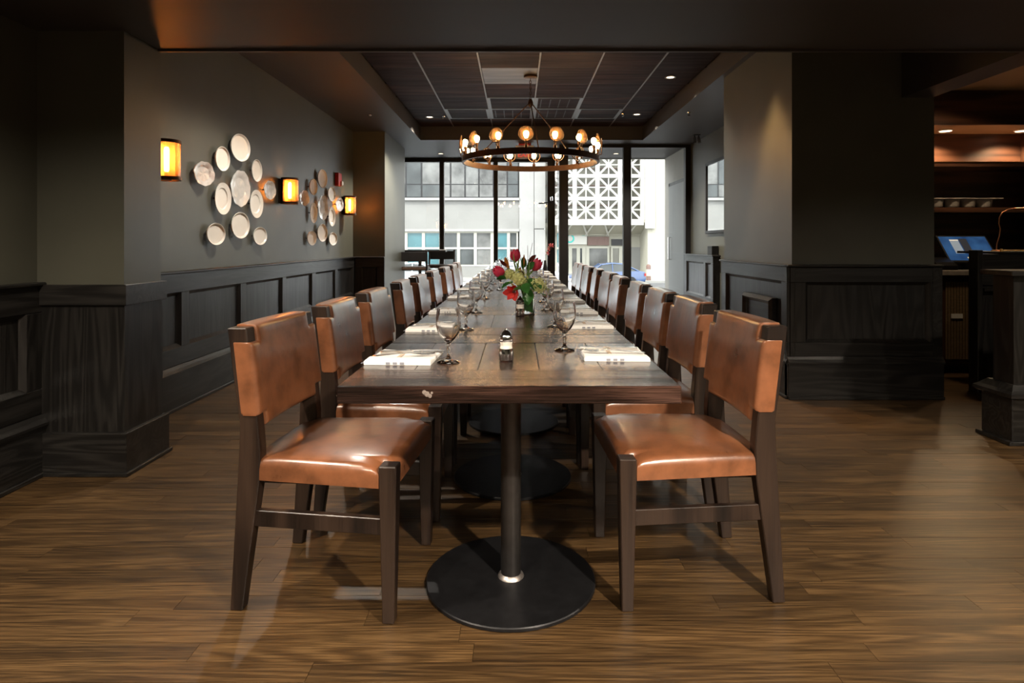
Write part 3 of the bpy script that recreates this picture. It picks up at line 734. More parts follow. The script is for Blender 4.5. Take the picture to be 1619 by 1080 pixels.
plate(308,365,125,148,'gloss','wavy-edged glossy plate at the pillar edge '+near, A)
plate(420,275,88,150,'plain','plain cream plate just below the top plate '+near, A)
plate(530,207,118,168,'plain','large plain cream plate at the top '+near, A)
plate(630,347,62,137,'plain','narrow cream plate to the window side '+near, A)
plate(530,455,118,220,'gloss','tall glossy oval platter at the centre '+near, A)
plate(422,517,100,195,'well','oval welled platter on the pillar side '+near, A)
plate(627,549,80,172,'well','oval welled platter on the window side '+near, A)
plate(380,733,112,135,'plain','small round cream plate low on the pillar side '+near, A)
plate(530,680,110,162,'plain','round cream plate directly below the glossy platter '+near, A)
plate(650,745,82,110,'plain','smallest round cream plate low on the window side '+near, A)
plate(710,465,72,115,'gloss','small glossy plate on the pillar side of the middle sconce', A)
plate(922,513,58,95,'gloss','small glossy plate on the window side of the middle sconce', Bc)
plate(977,446,47,100,'plain','plain cream plate just below the top plate '+farc, Bc)
plate(1033,396,57,113,'plain','plain cream plate at the top '+farc, Bc)
plate(1089,490,45,90,'plain','small cream plate straight below the alarm box', Bc)
plate(1036,572,62,150,'gloss','tall glossy oval platter at the centre '+farc, Bc)
plate(978,604,44,125,'well','oval welled platter on the pillar side '+farc, Bc)
plate(1091,626,42,120,'well','oval welled platter on the window side '+farc, Bc)
plate(968,758,55,88,'plain','small round plate low on the pillar side '+farc, Bc)
plate(1032,725,60,110,'plain','round cream plate directly below the glossy platter '+farc, Bc)
plate(1097,762,50,80,'plain','small round plate low on the window side '+farc, Bc)
plate(1137,553,48,82,'gloss','small glossy plate beside the far pilaster sconce', Bc)
# ---- fire alarm
fy = 7.98
fa = thing('fire_alarm', 'red fire alarm box with white strobe high on the plate wall', 'fire alarm', (XL, fy, 1.98))
BX('alarm_body', M['red'], fa, 0, .05, -.075, .075, -.085, .085, bevel=.006)
BX('strobe_lens', M['white'], fa, .05, .075, .01, .06, -.075, -.02, bevel=.006)
# ---- sprinklers
def sprinkler(x, y, z, label):
    t = thing('fire_sprinkler', label, 'sprinkler', (x, y, z), 0, 'ceiling sprinklers')
    MB().lathe([(.0005,0),(.028,0),(.026,-.006),(.010,-.008),(.008,-.028),(.0005,-.028)], 16, cap=False).build('sprinkler_body', M['chrome'], t, 40)
    MB().lathe([(.0005,-.034),(.018,-.034),(.018,-.036),(.0005,-.036)], 12, cap=False).build('deflector', M['chrome'], t, 40)
    MB().tube([(-.012,0,-.01),(-.016,0,-.022),(0,0,-.035),(.016,0,-.022),(.012,0,-.01)], .0025, 6).build('yoke', M['chrome'], t)
sprinkler(-1.86, 7.66, ZC, 'chrome sprinkler head in the soffit on the plate-wall side')
sprinkler(2.13, 7.51, ZC, 'chrome sprinkler head in the soffit on the mirror side')
sprinkler(-1.05, 8.74, ZT, 'chrome sprinkler head in the tray on the plate-wall side')
sprinkler(1.50, 8.57, ZT, 'chrome sprinkler head in the tray on the mirror side')
# ---- twin spot by the mirror
tw = thing('spot_light', 'small black twin spotlight on the ceiling by the mirror', 'spotlight', (2.68, 9.05, ZC))
BX('spot_plate', M['frame'], tw, -.05, .05, -.03, .03, -.012, 0)
for s in (-1, 1):
    MB().tube([(s*.03,0,-.01),(s*.03,-.01,-.05),(s*.035,-.03,-.13)], [.008,.022,.026], 12).build('spot_head', M['chrome'], tw, 40)
# ---- mirror
mi = thing('wall_mirror', 'tall black framed mirror on the right wall reflecting the street', 'mirror', (XR, 0, 0))
y0, y1, z0, z1 = 7.3, 9.08, 1.285, 2.335
BX('mirror_glass', M['mirror'], mi, -.020, -.012, y0+.03, y1-.03, z0+.03, z1-.03)
BX('backing', M['frame'], mi, -.012, 0, y0, y1, z0, z1)
for b in ((y0,y0+.045,z0,z1),(y1-.045,y1,z0,z1),(y0+.045,y1-.045,z0,z0+.045),(y0+.045,y1-.045,z1-.045,z1)):
    BX('frame_bar', M['frame'], mi, -.036, -.004, b[0], b[1], b[2], b[3], bevel=.004)
# ---- exit sign
es = thing('exit_sign', 'clear EXIT sign with red letters hanging from the soffit', 'exit sign', (.13, 9.85, 0))
BX('sign_mount', M['red'], es, -.10, .10, -.03, .03, ZC-.03, ZC, bevel=.004)
M['acrylic'] = plain('sign_acrylic', (.62,.60,.58), .3, noise=.02)
BX('sign_plate', M['acrylic'], es, -.15, .15, -.006, .006, ZC-.245, ZC-.03, bevel=.002)
M['exitred'] = emit('exit_letter_glow', (1.0,.10,.07), .55)
tc_ = bpy.data.curves.new('exit_text', 'FONT'); tc_.body = 'EXIT'; tc_.size = .112; tc_.align_x = 'CENTER'; tc_.align_y = 'CENTER'; tc_.extrude = .002; tc_.offset = .0012
to_ = bpy.data.objects.new('tmp', tc_); COL.objects.link(to_); dg = bpy.context.evaluated_depsgraph_get()
me_ = bpy.data.meshes.new_from_object(to_.evaluated_get(dg)); bpy.data.objects.remove(to_)
lt = put('exit_letters', me_, None, es); me_.materials.clear(); me_.materials.append(M['exitred']); lt.location = (0, -.0075, ZC-.182); lt.rotation_euler = (PI/2, 0, 0)
# ================================================================== FLOWERS
VXc, VYc = .045, 3.30
M['tulip'] = plain('tulip_petal', (.85,.05,.12), .45, noise=.25, scale=60)
M['tulip_open'] = plain('open_tulip_petal', (.95,.08,.07), .45, noise=.25, scale=60)
M['stem'] = plain('flower_stem', (.16,.30,.07), .5, noise=.2)
M['leafd'] = plain('dark_leaf', (.045,.17,.035), .35, noise=.35, scale=30)
M['leafl'] = plain('light_leaf', (.20,.33,.08), .45, noise=.25, scale=30)
M['hyd'] = plain('green_blossom', (.92,.95,.36), .6, noise=.3, scale=60)
M['rust'] = plain('rust_leaf', (.62,.22,.04), .5, noise=.5, scale=30)
M['maroon'] = plain('maroon_leaf', (.11,.025,.015), .5, noise=.4, scale=30)
M['water'] = plain('vase_water', (.55,.75,.6), 0, trans=1, ior=1.33)
M['pink'] = plain('pink_petal', (.75,.22,.25), .5, noise=.2, scale=50)
v = thing('flower_vase', 'clear glass cylinder vase holding the tulip bouquet', 'vase', (VXc, VYc, TZ))
MB().lathe([(.0005,0),(.050,0),(.052,.003),(.052,.115),(.0485,.115),(.0485,.008),(.0005,.008)], 32, cap=False).build('vase_glass', M['glass'], v, 40)
def leaf(L, w, curl, n=7):
    m = MB(); vs = []; fs = []
    for i in range(n+1):
        t = i/n; ww = w*math.sin(PI*min(1, t*.93+.05))**.8; x = L*t; z = curl*t*t
        vs += [(x, -ww, z+ww*.25), (x, 0, z-.002), (x, ww, z+ww*.25)]
    for i in range(n):
        a = i*3; fs += [(a,a+1,a+4,a+3),(a+1,a+2,a+5,a+4)]
    nv_ = len(vs); vs2 = [(x,y,z-.0012) for x,y,z in vs]
    fs2 = [tuple(reversed([i+nv_ for i in f])) for f in fs]
    rim = []
    for i in range(n):
        a = i*3; rim += [(a+3,a,a+nv_,a+3+nv_),(a+2,a+5,a+5+nv_,a+2+nv_)]
    return m.add(vs+vs2, fs+fs2+rim)
def frame(p, d, roll=0):
    d = Vector(d).normalized(); up = Vector((0,0,1)); s = d.cross(up)
    s = s.normalized() if s.length > 1e-3 else Vector((1,0,0))
    u = s.cross(d); return Matrix.Translation(p) @ Matrix(((d.x,s.x*-1,u.x,0),(d.y,s.y*-1,u.y,0),(d.z,s.z*-1,u.z,0),(0,0,0,1))) @ Matrix.Rotation(roll, 4, 'X')
base = Vector((VXc, VYc, TZ+.012))
def stem_path(head, k):
    a = 2*PI*k/11; b = base+Vector((.028*math.cos(a), .028*math.sin(a), 0)); m1 = Vector((VXc+.02*math.cos(a+2.2), VYc+.02*math.sin(a+2.2), TZ+.125))
    return [b, (b+m1)/2, m1, m1*.45+head*.55+Vector((0,0,.02)), head]
def tulip(px, py, dy, tilt, label, opened=False, k=0):
    h = PX(px, py, VYc+dy); t = thing('tulip', label, 'flower', (0,0,0), 0, 'tulips in the vase'); t.location = h
    d = Vector(tilt).normalized(); L = .062
    m = MB(); n = 12
    st = stem_path(h-d*.030, k); MB().tube([p-h for p in st], .0032, 7).build('stem', M['stem'], t, 50)
    Mx = frame(Vector((0,0,0))-d*.034, d)
    for q in range(6):
        a = q*PI/3; rings = []
        pr = [(0,.007,.007),(.012,.022,.017),(.03,.031,.023),(.052,.028 if not opened else .040,.018),(.068,.020 if not opened else .048,.004)]
        lp = MB(); vs = []
        for (x, r, w) in pr:
            r2 = r*(1.0 if q % 2 else .86)
            for s in (-1, -.5, 0, .5, 1):
                aa = a+s*w/r if r > 0 else a
                vs.append((x, r2*math.cos(aa)*(1-.05*abs(s)), r2*math.sin(aa)*(1-.05*abs(s))))
        fs = [(i*5+j, i*5+j+1, i*5+j+6, i*5+j+5) for i in range(4) for j in range(4)]
        lp.add(vs, fs).xf(Mx).build('petal', M['tulip_open'] if opened else M['tulip'], t, 80)
    if opened: MB().sphere((0,0,0), .009, 8, 6).xf(Mx @ Matrix.Translation((.02,0,0))).build('stamen', M['maroon'], t, 60)
tulip(815, 404, -.01, (0,-.1,1), 'upright pink-red tulip at the top of the bouquet', k=0)
tulip(848, 419, -.02, (.45,-.2,.8), 'pink tulip leaning towards the column side of the bouquet', k=1)
tulip(789, 430, -.02, (-.75,-.2,.55), 'pink-red tulip leaning out towards the plate wall', k=2)
tulip(811, 462, -.10, (-.25,-.9,-.05), 'open red tulip drooping over the vase front', True, k=3)
def bloom(px, py, dy, r, label, k):
    c = PX(px, py, VYc+dy); t = thing('hydrangea_bloom', label, 'flower', tuple(c), 0, 'green hydrangea blooms in the vase')
    MB().tube([p-c for p in stem_path(c, k)], .003, 7).build('stem', M['stem'], t, 50)
    m = MB(); rr = random.Random(k)
    for i in range(70):
        zz = 1-2*(i+.5)/70; a = i*2.39996; q = math.sqrt(1-zz*zz); dv = Vector((q*math.cos(a), q*math.sin(a), zz))
        if dv.z < -.75: continue
        p = dv*r*rr.uniform(.82,1.08); s = rr.uniform(.007,.010); F = frame(p, dv, rr.random()*3)
        for b in range(4):
            b0 = b*PI/2
            m.add([F @ Vector((0,0,0)), F @ Vector((.002,s*math.cos(b0-.5),s*math.sin(b0-.5))), F @ Vector((.004,s*1.25*math.cos(b0),s*1.25*math.sin(b0))), F @ Vector((.002,s*math.cos(b0+.5),s*math.sin(b0+.5)))], [(0,1,2,3)])
    m.sphere((0,0,0), r*.72, 10, 7)
    m.build('blossom_cluster', M['hyd'], t)
bloom(820, 441, -.06, .047, 'yellow-green hydrangea in the middle of the bouquet', 4)
bloom(850, 452, -.05, .045, 'yellow-green hydrangea low on the column side of the bouquet', 5)
bloom(806, 434, -.03, .026, 'small green hydrangea behind the leaning tulip', 6)
def leafthing(px, py, dy, d, L, w, curl, mat, label, group, k, name='broad_leaf', roll=0):
    p = PX(px, py, VYc+dy); t = thing(name, label, 'leaf', tuple(p), 0, group)
    leaf(L, w, curl).xf(frame(Vector((0,0,0)), d, roll)).build('blade', M[mat], t, 60)
    MB().tube([q-p for q in stem_path(p, k)], .0022, 6).build('stalk', M['stem'], t, 50)
G1, G2 = 'dark green leaves in the vase', 'rust and maroon leaves in the vase'
leafthing(838, 458, -.085, (-.2,-.35,-.9), .085, .034, -.01, 'leafd', 'broad dark leaf hanging over the vase front', G1, 7)
leafthing(838, 440, -.05, (.3,-.6,-.5), .075, .030, -.02, 'leafd', 'dark leaf under the column-side hydrangea', G1, 8)
leafthing(812, 446, -.06, (-.8,-.4,-.15), .075, .028, -.02, 'leafd', 'dark leaf reaching out behind the open tulip', G1, 9)
leafthing(806, 428, -.02, (-.8,-.1,-.35), .06, .02, -.02, 'leafd', 'dark leaf below the leaning pink tulip', G1, 10)
leafthing(856, 455, -.03, (.9,-.2,.0), .04, .014, -.01, 'leafd', 'small dark leaf at the column edge of the bouquet', G1, 1)
leafthing(817, 431, -.05, (-.35,-.1,.95), .10, .009, .02, 'leafl', 'long pale tulip blade rising beside the top tulip', G1, 2)
leafthing(818, 430, -.06, (.05,-.1,.95), .07, .006, -.01, 'leafl', 'short pale tulip blade in the bouquet centre', G1, 3)
leafthing(836, 432, -.05, (.15,-.1,.95), .06, .006, .01, 'leafl', 'pale blade on the column side of the bouquet', G1, 4)
extra = [(845,446,-.07,(.5,-.6,-.3),.06,.022,'dark leaf tucked under the column-side hydrangea'),(830,448,-.09,(.1,-.7,-.5),.07,.026,'dark leaf below the middle hydrangea'),
         (800,440,-.04,(-.9,-.2,.1),.055,.018,'dark leaf beside the leaning tulip stem'),(826,424,.02,(.2,.3,.8),.07,.020,'dark leaf behind the bouquet centre'),
         (843,428,.02,(.5,.2,.6),.07,.018,'dark leaf behind the column-side tulip'),(834,426,-.03,(.4,-.5,.5),.06,.018,'dark leaf in front of the column-side tulip stem'),
         (815,424,.0,(-.2,-.3,.8),.06,.014,'dark leaf below the top tulip'),(853,462,-.05,(.6,-.3,-.4),.05,.016,'small dark leaf at the vase rim, column side'),
         (820,452,-.10,(-.3,-.6,-.4),.055,.020,'dark leaf between the open tulip and hydrangea')]
for i, (px, py, dy, d, L_, w_, lb) in enumerate(extra):
    leafthing(px, py, dy, d, L_, w_, -.012, 'leafd', lb, G1, i, roll=i*.4)
ln = MB(); n_ = 18
ln.loft([[(.0445*math.cos(a), .0445*math.sin(a), z+.006*math.sin(3*a)) for a in [-2.6+2.9*i/n_ for i in range(n_+1)]] for z in (.012, .05, .085)], cap=False, closed=False)
o = ln.build('vase_lining_leaf', M['leafd'], None, 60); o.location = (VXc, VYc, TZ); tag(o, 'dark green leaf curled inside the glass vase', 'leaf')
for i, (px, py, d, mt, lb) in enumerate(((806,424,(-.5,-.3,.8),'rust','rust leaf beside the top tulip'),(803,420,(-.3,-.2,.9),'rust','pointed orange leaf on the plate-wall side'),(828,416,(.2,-.2,.95),'rust','orange leaf standing right of the top tulip'),
        (836,410,(.7,-.3,.6),'maroon','curled maroon leaf at the top of the bouquet'),(822,428,(.2,-.7,.6),'rust','orange leaf in the bouquet centre'),(826,430,(.1,-.8,.4),'maroon','maroon leaf in the bouquet centre'),
        (834,420,(.3,-.4,.7),'maroon','maroon leaf under the column-side tulip'),(801,418,(-.4,-.3,.6),'maroon','maroon leaf above the leaning tulip'))):
    leafthing(px, py+4, .01-.02*(i % 3), d, .06, .013, .012, mt, lb, G2, i+2, 'rust_leaf', i*.5)
for i, (px, py, lb) in enumerate(((806,392,'thin bare twig above the leaning pink tulip'),(842,384,'tallest thin twig rising above the bouquet'),(834,388,'thin bare twig behind the curled maroon leaf'))):
    h = PX(px, py, VYc+.02); t = thing('twig', lb, 'twig', tuple(h), 0, 'thin twigs in the bouquet')
    MB().tube([p-h for p in stem_path(h, 3*i+1)], .0012, 5).build('twig_stem', M['maroon'], t)
# small pink orchid on the far end of the tables
t = thing('orchid_vase', 'small dark bud vase with pink orchid at the window end of the table', 'vase', (.50-.1, 8.55, TZ))
MB().lathe([(.0005,0),(.03,0),(.034,.03),(.02,.09),(.016,.14),(.013,.14),(.013,.13),(.0005,.03)], 16, cap=False).build('bud_vase', M['black'], t, 40)
MB().tube([(0,0,.02),(.01,0,.2),(.05,0,.33),(.09,0,.36)], .003, 6).build('orchid_stem', M['stem'], t, 50)
for k, (x, z) in enumerate(((.035,.24),(.07,.35),(.10,.35),(.05,.30))):
    m = MB()
    for q in range(5): leaf(.035, .013, .004, 4).xf(frame(Vector((x,-.005,z)), (math.cos(q*1.257),-.2,math.sin(q*1.257)))) if False else m.add(*(lambda l: (l.v, l.f))(leaf(.035, .013, .004, 4).xf(frame(Vector((x,-.005,z)), (math.cos(q*1.257),-.3,math.sin(q*1.257))))))
    m.build('orchid_flower', M['pink'], t, 60)
# ================================================================== BAR CORNER
M['barwood'] = wood('red_brown_bar_wood', (.012,.005,.003), (.045,.018,.010), (.085,.036,.020), axis=0, rough=.4, bump=.3, rings=14, tint=.1)
M['barwoodz'] = wood('red_brown_bar_wood_upright', (.012,.005,.003), (.040,.017,.010), (.075,.032,.018), axis=2, rough=.4, bump=.3, rings=14, tint=.1)
M['counter'] = plain('grey_stone_top', (.24,.22,.21), .3, noise=.2, scale=25)
M['mesh'] = plain('perforated_brass', (.30,.21,.12), .45, .4, noise=.2, scale=60)
M['traygrey'] = plain('grey_pulp', (.42,.40,.39), .85, noise=.08, scale=40, bump=.3)
sh = thing('bar_shelf_unit', 'dark red-brown back-bar shelving with lit top niche', 'shelf', (0, 0, 0))
BX('back_panel', M['barwood'], sh, 3.12, XE-.01, 5.965, 5.995, .93, 2.52)
BX('fascia', M['barwood'], sh, 3.12, XE-.01, 5.50, 5.53, 2.215, 2.525)
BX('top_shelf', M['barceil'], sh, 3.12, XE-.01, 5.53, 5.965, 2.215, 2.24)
BX('shelf', M['barwood'], sh, 3.12, XE-.01, 5.56, 5.965, 1.845, 1.888)
BX('lit_edge_strip', M['brass'], sh, 3.12, XE-.01, 5.552, 5.562, 1.880, 1.889)  # brass strip put in for the lit line along the shelf front
BX('shelf', M['barwood'], sh, 3.12, XE-.01, 5.56, 5.965, 1.425, 1.470)
BX('side_panel', M['barwoodz'], sh, 3.12, 3.16, 5.53, 5.965, .93, 2.215)
BX('side_panel', M['barwoodz'], sh, XE-.05, XE-.01, 5.53, 5.965, .93, 2.215)
for k, x in enumerate((4.06, 4.78)):
    t = thing('niche_light', ('puck light under the top bar shelf next to the column', 'puck light under the top bar shelf near the side wall')[k], 'downlight', (x, 5.75, 2.213), 0, 'puck lights under the bar shelf')
    MB().lathe([(.0005,-.010),(.055,-.010),(.062,-.004),(.062,0),(.0005,0)], 24, cap=False).build('puck_body', M['white'], t, 40)
    MB().lathe([(.0005,-.0115),(.050,-.0115)], 24, cap=False).build('lamp_face', M['led'], t)
    lamp('niche_beam', 'SPOT', (0,0,-.03), P_BAR, WARM, t, .03, (0,0,0), 140, .5)
downlight(3.75, 4.95, 2.53, 'added fill lamp in the bar ceiling', 45, WARM, 150)  # unseen lamp added to light the cabinet front
# drink carrier tray lying upside down on the lower shelf
tr = thing('drink_carrier', 'grey moulded pulp cup carrier lying on the lower bar shelf', 'tray', (4.13, 5.72, 1.47))
m = MB()
for i in range(4):
    for j in range(2):
        m.lathe([(.0005,.004),(.050,.004),(.060,.016),(.066,.075),(.070,.082)], 16, (-.235+i*.15, -.07+j*.14, 0), cap=False)
m.build('cup_wells', M['traygrey'], tr, 40)
BX('tray_flange', M['traygrey'], tr, -.36, .34, -.15, .15, .080, .088, bevel=.003)
b_ = thing('napkin_box', 'pale cardboard box beside the cup carrier on the shelf', 'box', (3.63, 5.72, 1.47))
BX('box_body', M['traygrey'], b_, -.13, .13, -.1, .1, 0, .075, bevel=.003); BX('box_lid', M['white'], b_, -.133, .133, -.103, .103, .068, .08, bevel=.002)
# counter cabinet
cb = thing('bar_cabinet', 'red-brown bar cabinet with perforated door and grey stone top', 'cabinet', (0,0,0))
BX('cabinet_body', M['barwoodz'], cb, 3.16, 4.30, 5.34, 5.96, .06, .86); BX('kick_plate', M['black'], cb, 3.16, 4.30, 5.38, 5.94, 0, .06)
BX('stone_top', M['counter'], cb, 3.14, 4.31, 5.29, 5.96, .86, .905, bevel=.004)
dr = BX('cabinet_door', M['barwoodz'], cb, 3.70, 4.14, 5.318, 5.34, .09, .84, bevel=.003)
# perforated sheet: punched holes as real openings, one sheet
vs, fs = [], []; nx, nz = 9, 52; x0, x1, z0, z1 = 3.76, 3.99, .13, .80
BX('sheet_backing', M['black'], dr, x0, x1, 5.3165, 5.319, z0, z1)
pm = MB(); cw, chh = (x1-x0)/nx, (z1-z0)/nz
for i in range(nx+1): pm.box(x0+i*cw-.006, x0+i*cw+.006, 5.3135, 5.3165, z0, z1)
for j in range(nz+1): pm.box(x0, x1, 5.3132, 5.3162, z0+j*chh-.003, z0+j*chh+.003)
q = pm.build('perforated_sheet', M['mesh'], dr); q['kind'] = 'stuff'
BX('sheet_label', M['white'], dr, 3.80, 3.90, 5.309, 5.3132, .485, .525)
MB().tube([(4.05,5.318,.78),(4.05,5.29,.78),(4.10,5.29,.78),(4.10,5.318,.78)], .006, 8).build('door_pull', M['iron'], dr, 40)
# till screen
M['screen'] = None
m_, nt, b, N, L = nodes('till_screen_display'); tc = N('ShaderNodeTexCoord'); sp = N('ShaderNodeSeparateXYZ'); L(tc.outputs['Object'], sp.inputs[0])
nz_ = N('ShaderNodeTexNoise'); nz_.inputs['Scale'].default_value = 6; L(tc.outputs['Object'], nz_.inputs['Vector'])
r = ramp(N, [(.3, (.010,.03,.09)), (.7, (.025,.08,.20))]); L(nz_.outputs['Fac'], r.inputs['Fac']); L(r.outputs[0], b.inputs['Base Color']); L(r.outputs[0], b.inputs['Emission Color'])
b.inputs['Emission Strength'].default_value = .8; b.inputs['Roughness'].default_value = .15; M['screen'] = m_
ts = thing('till_screen', 'tilted touch screen till with blue display on the bar counter', 'screen', (4.10, 5.52, .905))
Rt = Matrix.Rotation(math.radians(-52), 4, 'X')
def sc(nm, mat, x0, x1, y0, y1, z0, z1, par): 
    return MB().box(x0, x1, y0, y1, z0, z1).xf(Matrix.Translation((0,0,.16)) @ Rt.inverted() if False else Matrix.Translation((0,.0,.19)) @ Matrix.Rotation(math.radians(52), 4, 'X')).build(nm, mat, par)
hs_ = sc('screen_housing', M['black'], -.23, .23, -.15, .15, -.02, 0, ts)
disp = sc('display', M['screen'], -.215, .215, -.135, .135, 0, .002, ts)
sc('display_panel', emit('ui_grey', (.28,.36,.46), .35), -.13, -.05, -.06, .10, .002, .003, disp)
sc('display_panel', emit('ui_dark', (.03,.035,.05), .3), -.04, .03, -.06, .11, .002, .003, disp)
sc('display_panel', emit('ui_white', (.6,.6,.55), .5), -.13, -.05, .085, .10, .003, .004, disp)
for k in range(5): sc('display_key', emit('ui_key', (.75,.62,.35), .5), -.05+k*.038, -.03+k*.038, -.115, -.10, .002, .003, disp)
MB().tube([(0,.03,.0),(0,.03,.10),(0,.02,.17)], .03, 10).build('screen_stand', M['black'], ts, 40)
BX('stand_foot', M['black'], ts, -.1, .1, -.06, .14, 0, .012, bevel=.003)
pr = thing('receipt_printer', 'dark receipt printer with curled white paper beside the till', 'printer', (3.78, 5.42, .905))
MB().loft([[(-.09,y,0),(.09,y,0),(.09,y,z),(-.09,y,z)] for y, z in ((-.10,.04),(-.06,.07),(.05,.11),(.08,.11))]).build('printer_body', M['iron'], pr, bevel=.004)
MB().loft([[(-.14+u,y,z),(-.14+u,y,z+.002),(-.06+u,y,z+.002),(-.06+u,y,z)] for y, z, u in ((-.10,.012,0),(-.06,.03,.01),(0,.035,.02))]).build('paper_slip', M['white'], pr)
# host desk with brass rail, gooseneck lamp
hd = thing('host_desk', 'tall black host desk with recessed front and brass rail', 'desk', (0,0,0))
BX('desk_body', M['ebonyz'], hd, 3.55, 4.6, 4.67, 4.72, 0, 1.06); BX('desk_post', M['ebonyz'], hd, 3.51, 3.55, 4.62, 4.72, 0, 1.09, bevel=.004)
BX('upper_panel', M['ebonyx'], hd, 3.55, 4.6, 4.645, 4.67, .82, 1.06, bevel=.004); BX('desk_ledge', M['ebonyx'], hd, 3.55, 4.6, 4.60, 4.67, .775, .80, bevel=.004)
BX('desk_top', M['ebonyx'], hd, 3.68, 4.6, 4.64, 5.08, 1.06, 1.078, bevel=.003)
BX('desk_side', M['ebonyz'], hd, 4.0, 4.6, 4.72, 5.05, 0, 1.06)
MB().tube([(3.72,4.66,1.085),(4.6,4.66,1.085)], .006, 8).build('brass_rail', M['brass'], hd, 40)
MB().lathe([(.0005,0),(.013,0),(.013,.012),(.008,.02),(.0005,.022)], 12, (3.72,4.66,1.078), cap=False).build('rail_knob', M['brass'], hd, 40)
M['copper'] = plain('copper', (.60,.26,.13), .3, 1, noise=.1)
gl = thing('gooseneck_lamp', 'thin copper gooseneck lamp on the host desk', 'lamp', (3.85, 4.85, 1.078))
pts = [(-.02,0,0),(-.015,0,.06),(.005,0,.12),(.012,0,.18),(.0,0,.22),(.005,0,.27),(.03,0,.31),(.08,0,.335),(.14,0,.34)]
MB().tube(pts, .004, 8).build('neck', M['copper'], gl, 50); MB().lathe([(.0005,0),(.035,0),(.035,.008),(.0005,.012)], 16, (-.02,0,0), cap=False).build('lamp_foot', M['copper'], gl, 40)
MB().tube([(.12,0,.34),(.20,0,.338)], [.006,.012], 10).build('lamp_head', M['copper'], gl, 40)
# panelled half wall at the near right
hw_ = struct(BX('wall_half_right', M['ebonyz'], None, 2.84, XE, 3.47, 3.62, 0, .955), 'panelled half wall with capped top')
BX('rail_cap', M['ebonyx'], hw_, 2.79, XE, 3.42, 3.66, .955, .985, bevel=.004)
BX('baseboard', M['ebonyx'], hw_, 2.80, XE, 3.43, 3.66, 0, .26, bevel=.004); BX('shoe_moulding', M['ebonyx'], hw_, 2.77, XE, 3.41, 3.67, 0, .022, bevel=.003)
m = MB(); pts = [(.055,.26),(.07,.27),(.07,.29),(.05,.305),(.02,.335),(0,.335)]
m.loft([[(2.84-p, 3.47-p, z), (XE, 3.47-p, z), (XE, 3.62+p, z), (2.84-p, 3.62+p, z)] for p, z in pts]); m.build('base_moulding', M['ebonyx'], hw_)
# dark box on the ledge under the mirror, stool beside the column
bx = thing('menu_box', 'small black box with grey side on the ledge under the mirror', 'box', (2.81, 8.66, .975))
BX('box_body', M['black'], bx, -.06, .035, -.10, .10, 0, .13, bevel=.004); BX('box_flap', M['greydoor'], bx, -.058, -.002, .10, .105, .01, .125)

# ================================================================== HIGH TABLE AND STOOLS by the left window
ht = thing('bar_table', 'small dark high table behind the stools at the left window', 'table', (-1.73, 10.86, 0))
BX('table_top', M['frame'], ht, -.52, .47, -.14, .12, .99, 1.025, bevel=.004)
BX('top_paper', M['linen'], ht, .36, .49, -.12, .0, 1.0245, 1.03)
MB().lathe([(.03,.02),(.03,.99)], 16).build('pole', M['frame'], ht, 40); MB().lathe([(.0005,0),(.2,0),(.2,.012),(.03,.03),(.0005,.03)], 32, cap=False).build('base', M['frame'], ht, 40)
def stool(x, y, rz, label):
    t = thing('bar_stool', label, 'bar stool', (x, y, 0), rz, 'dark bar stools at the left window')
    w = .235
    for sx in (-1, 1):
        MB().loft([[(sx*w-.016,yy-.018,z),(sx*w+.016,yy-.018,z),(sx*w+.016,yy+.018,z),(sx*w-.016,yy+.018,z)] for yy, z in ((-.24,0),(-.20,.7),(-.245,1.02))]).build('back_leg', M['frame'], t)
        MB().loft([[(sx*w-.016,yy-.016,z),(sx*w+.016,yy-.016,z),(sx*w+.016,yy+.016,z),(sx*w-.016,yy+.016,z)] for yy, z in ((.22,0),(.20,.7))]).build('front_leg', M['frame'], t)
        BX('side_rail', M['frame'], t, sx*w-.012, sx*w+.012, -.2, .2, .25, .28)
    BX('foot_rail', M['frame'], t, -w, w, .19, .22, .20, .24); BX('rear_rail', M['frame'], t, -w, w, -.24, -.21, .45, .48)
    BX('stool_seat', plain('stool_leather', (.06,.035,.022), .4, noise=.2), t, -w+.005, w-.005, -.205, .23, .69, .75, bevel=.015)
    BX('stool_back', M['frame'], t, -w-.005, w+.005, -.262, -.222, .84, 1.0, bevel=.008)
    return t
stool(-1.73, 10.30, 0, 'dark bar stool with its back to the dining table, beside the pilaster')
stool(-1.42, 11.29, PI, 'dark bar stool on the window side of the high window table')
# ================================================================== THE STREET
M['asphalt'] = plain('asphalt', (.07,.07,.07), .85, noise=.15, scale=3)
M['paving'] = plain('pale_paving', (.22,.215,.20), .8, noise=.1, scale=2)
M['stone'] = plain('pale_grey_stone', (.185,.182,.170), .8, noise=.10, scale=.6)
M['stone2'] = plain('light_stone', (.235,.23,.22), .8, noise=.08, scale=.6)
M['cream'] = plain('cream_render', (.34,.325,.265), .8, noise=.05, scale=.5)
M['whitemetal'] = plain('white_painted_steel', (.50,.49,.45), .5, noise=.03)
M['darkglass'] = plain('dark_window_glass', (.055,.06,.06), .10, noise=.4, scale=.7, spec=.25)
M['greyglass'] = plain('grey_window_glass', (.11,.11,.105), .12, noise=.6, scale=.9, spec=.25)
M['teal'] = plain('teal_window_glass', (.045,.12,.135), .2, noise=.25, scale=.8)
M['beigeglass'] = plain('beige_curtain_wall', (.15,.145,.12), .4, noise=.3, scale=.5)
M['brownpanel'] = plain('brown_panel', (.13,.075,.06), .5, noise=.2)
M['creamframe'] = plain('cream_window_frame', (.34,.33,.275), .5, noise=.03)
M['tealsign'] = plain('teal_sign', (.05,.45,.40), .5)
Y1 = 45.0; k1 = Y1/FPX
zx = lambda px: (px-VX)*k1
zz = lambda py: EYE-(py-VY)*k1
st = holder('street', 'street outside falling gently away from the shopfront')
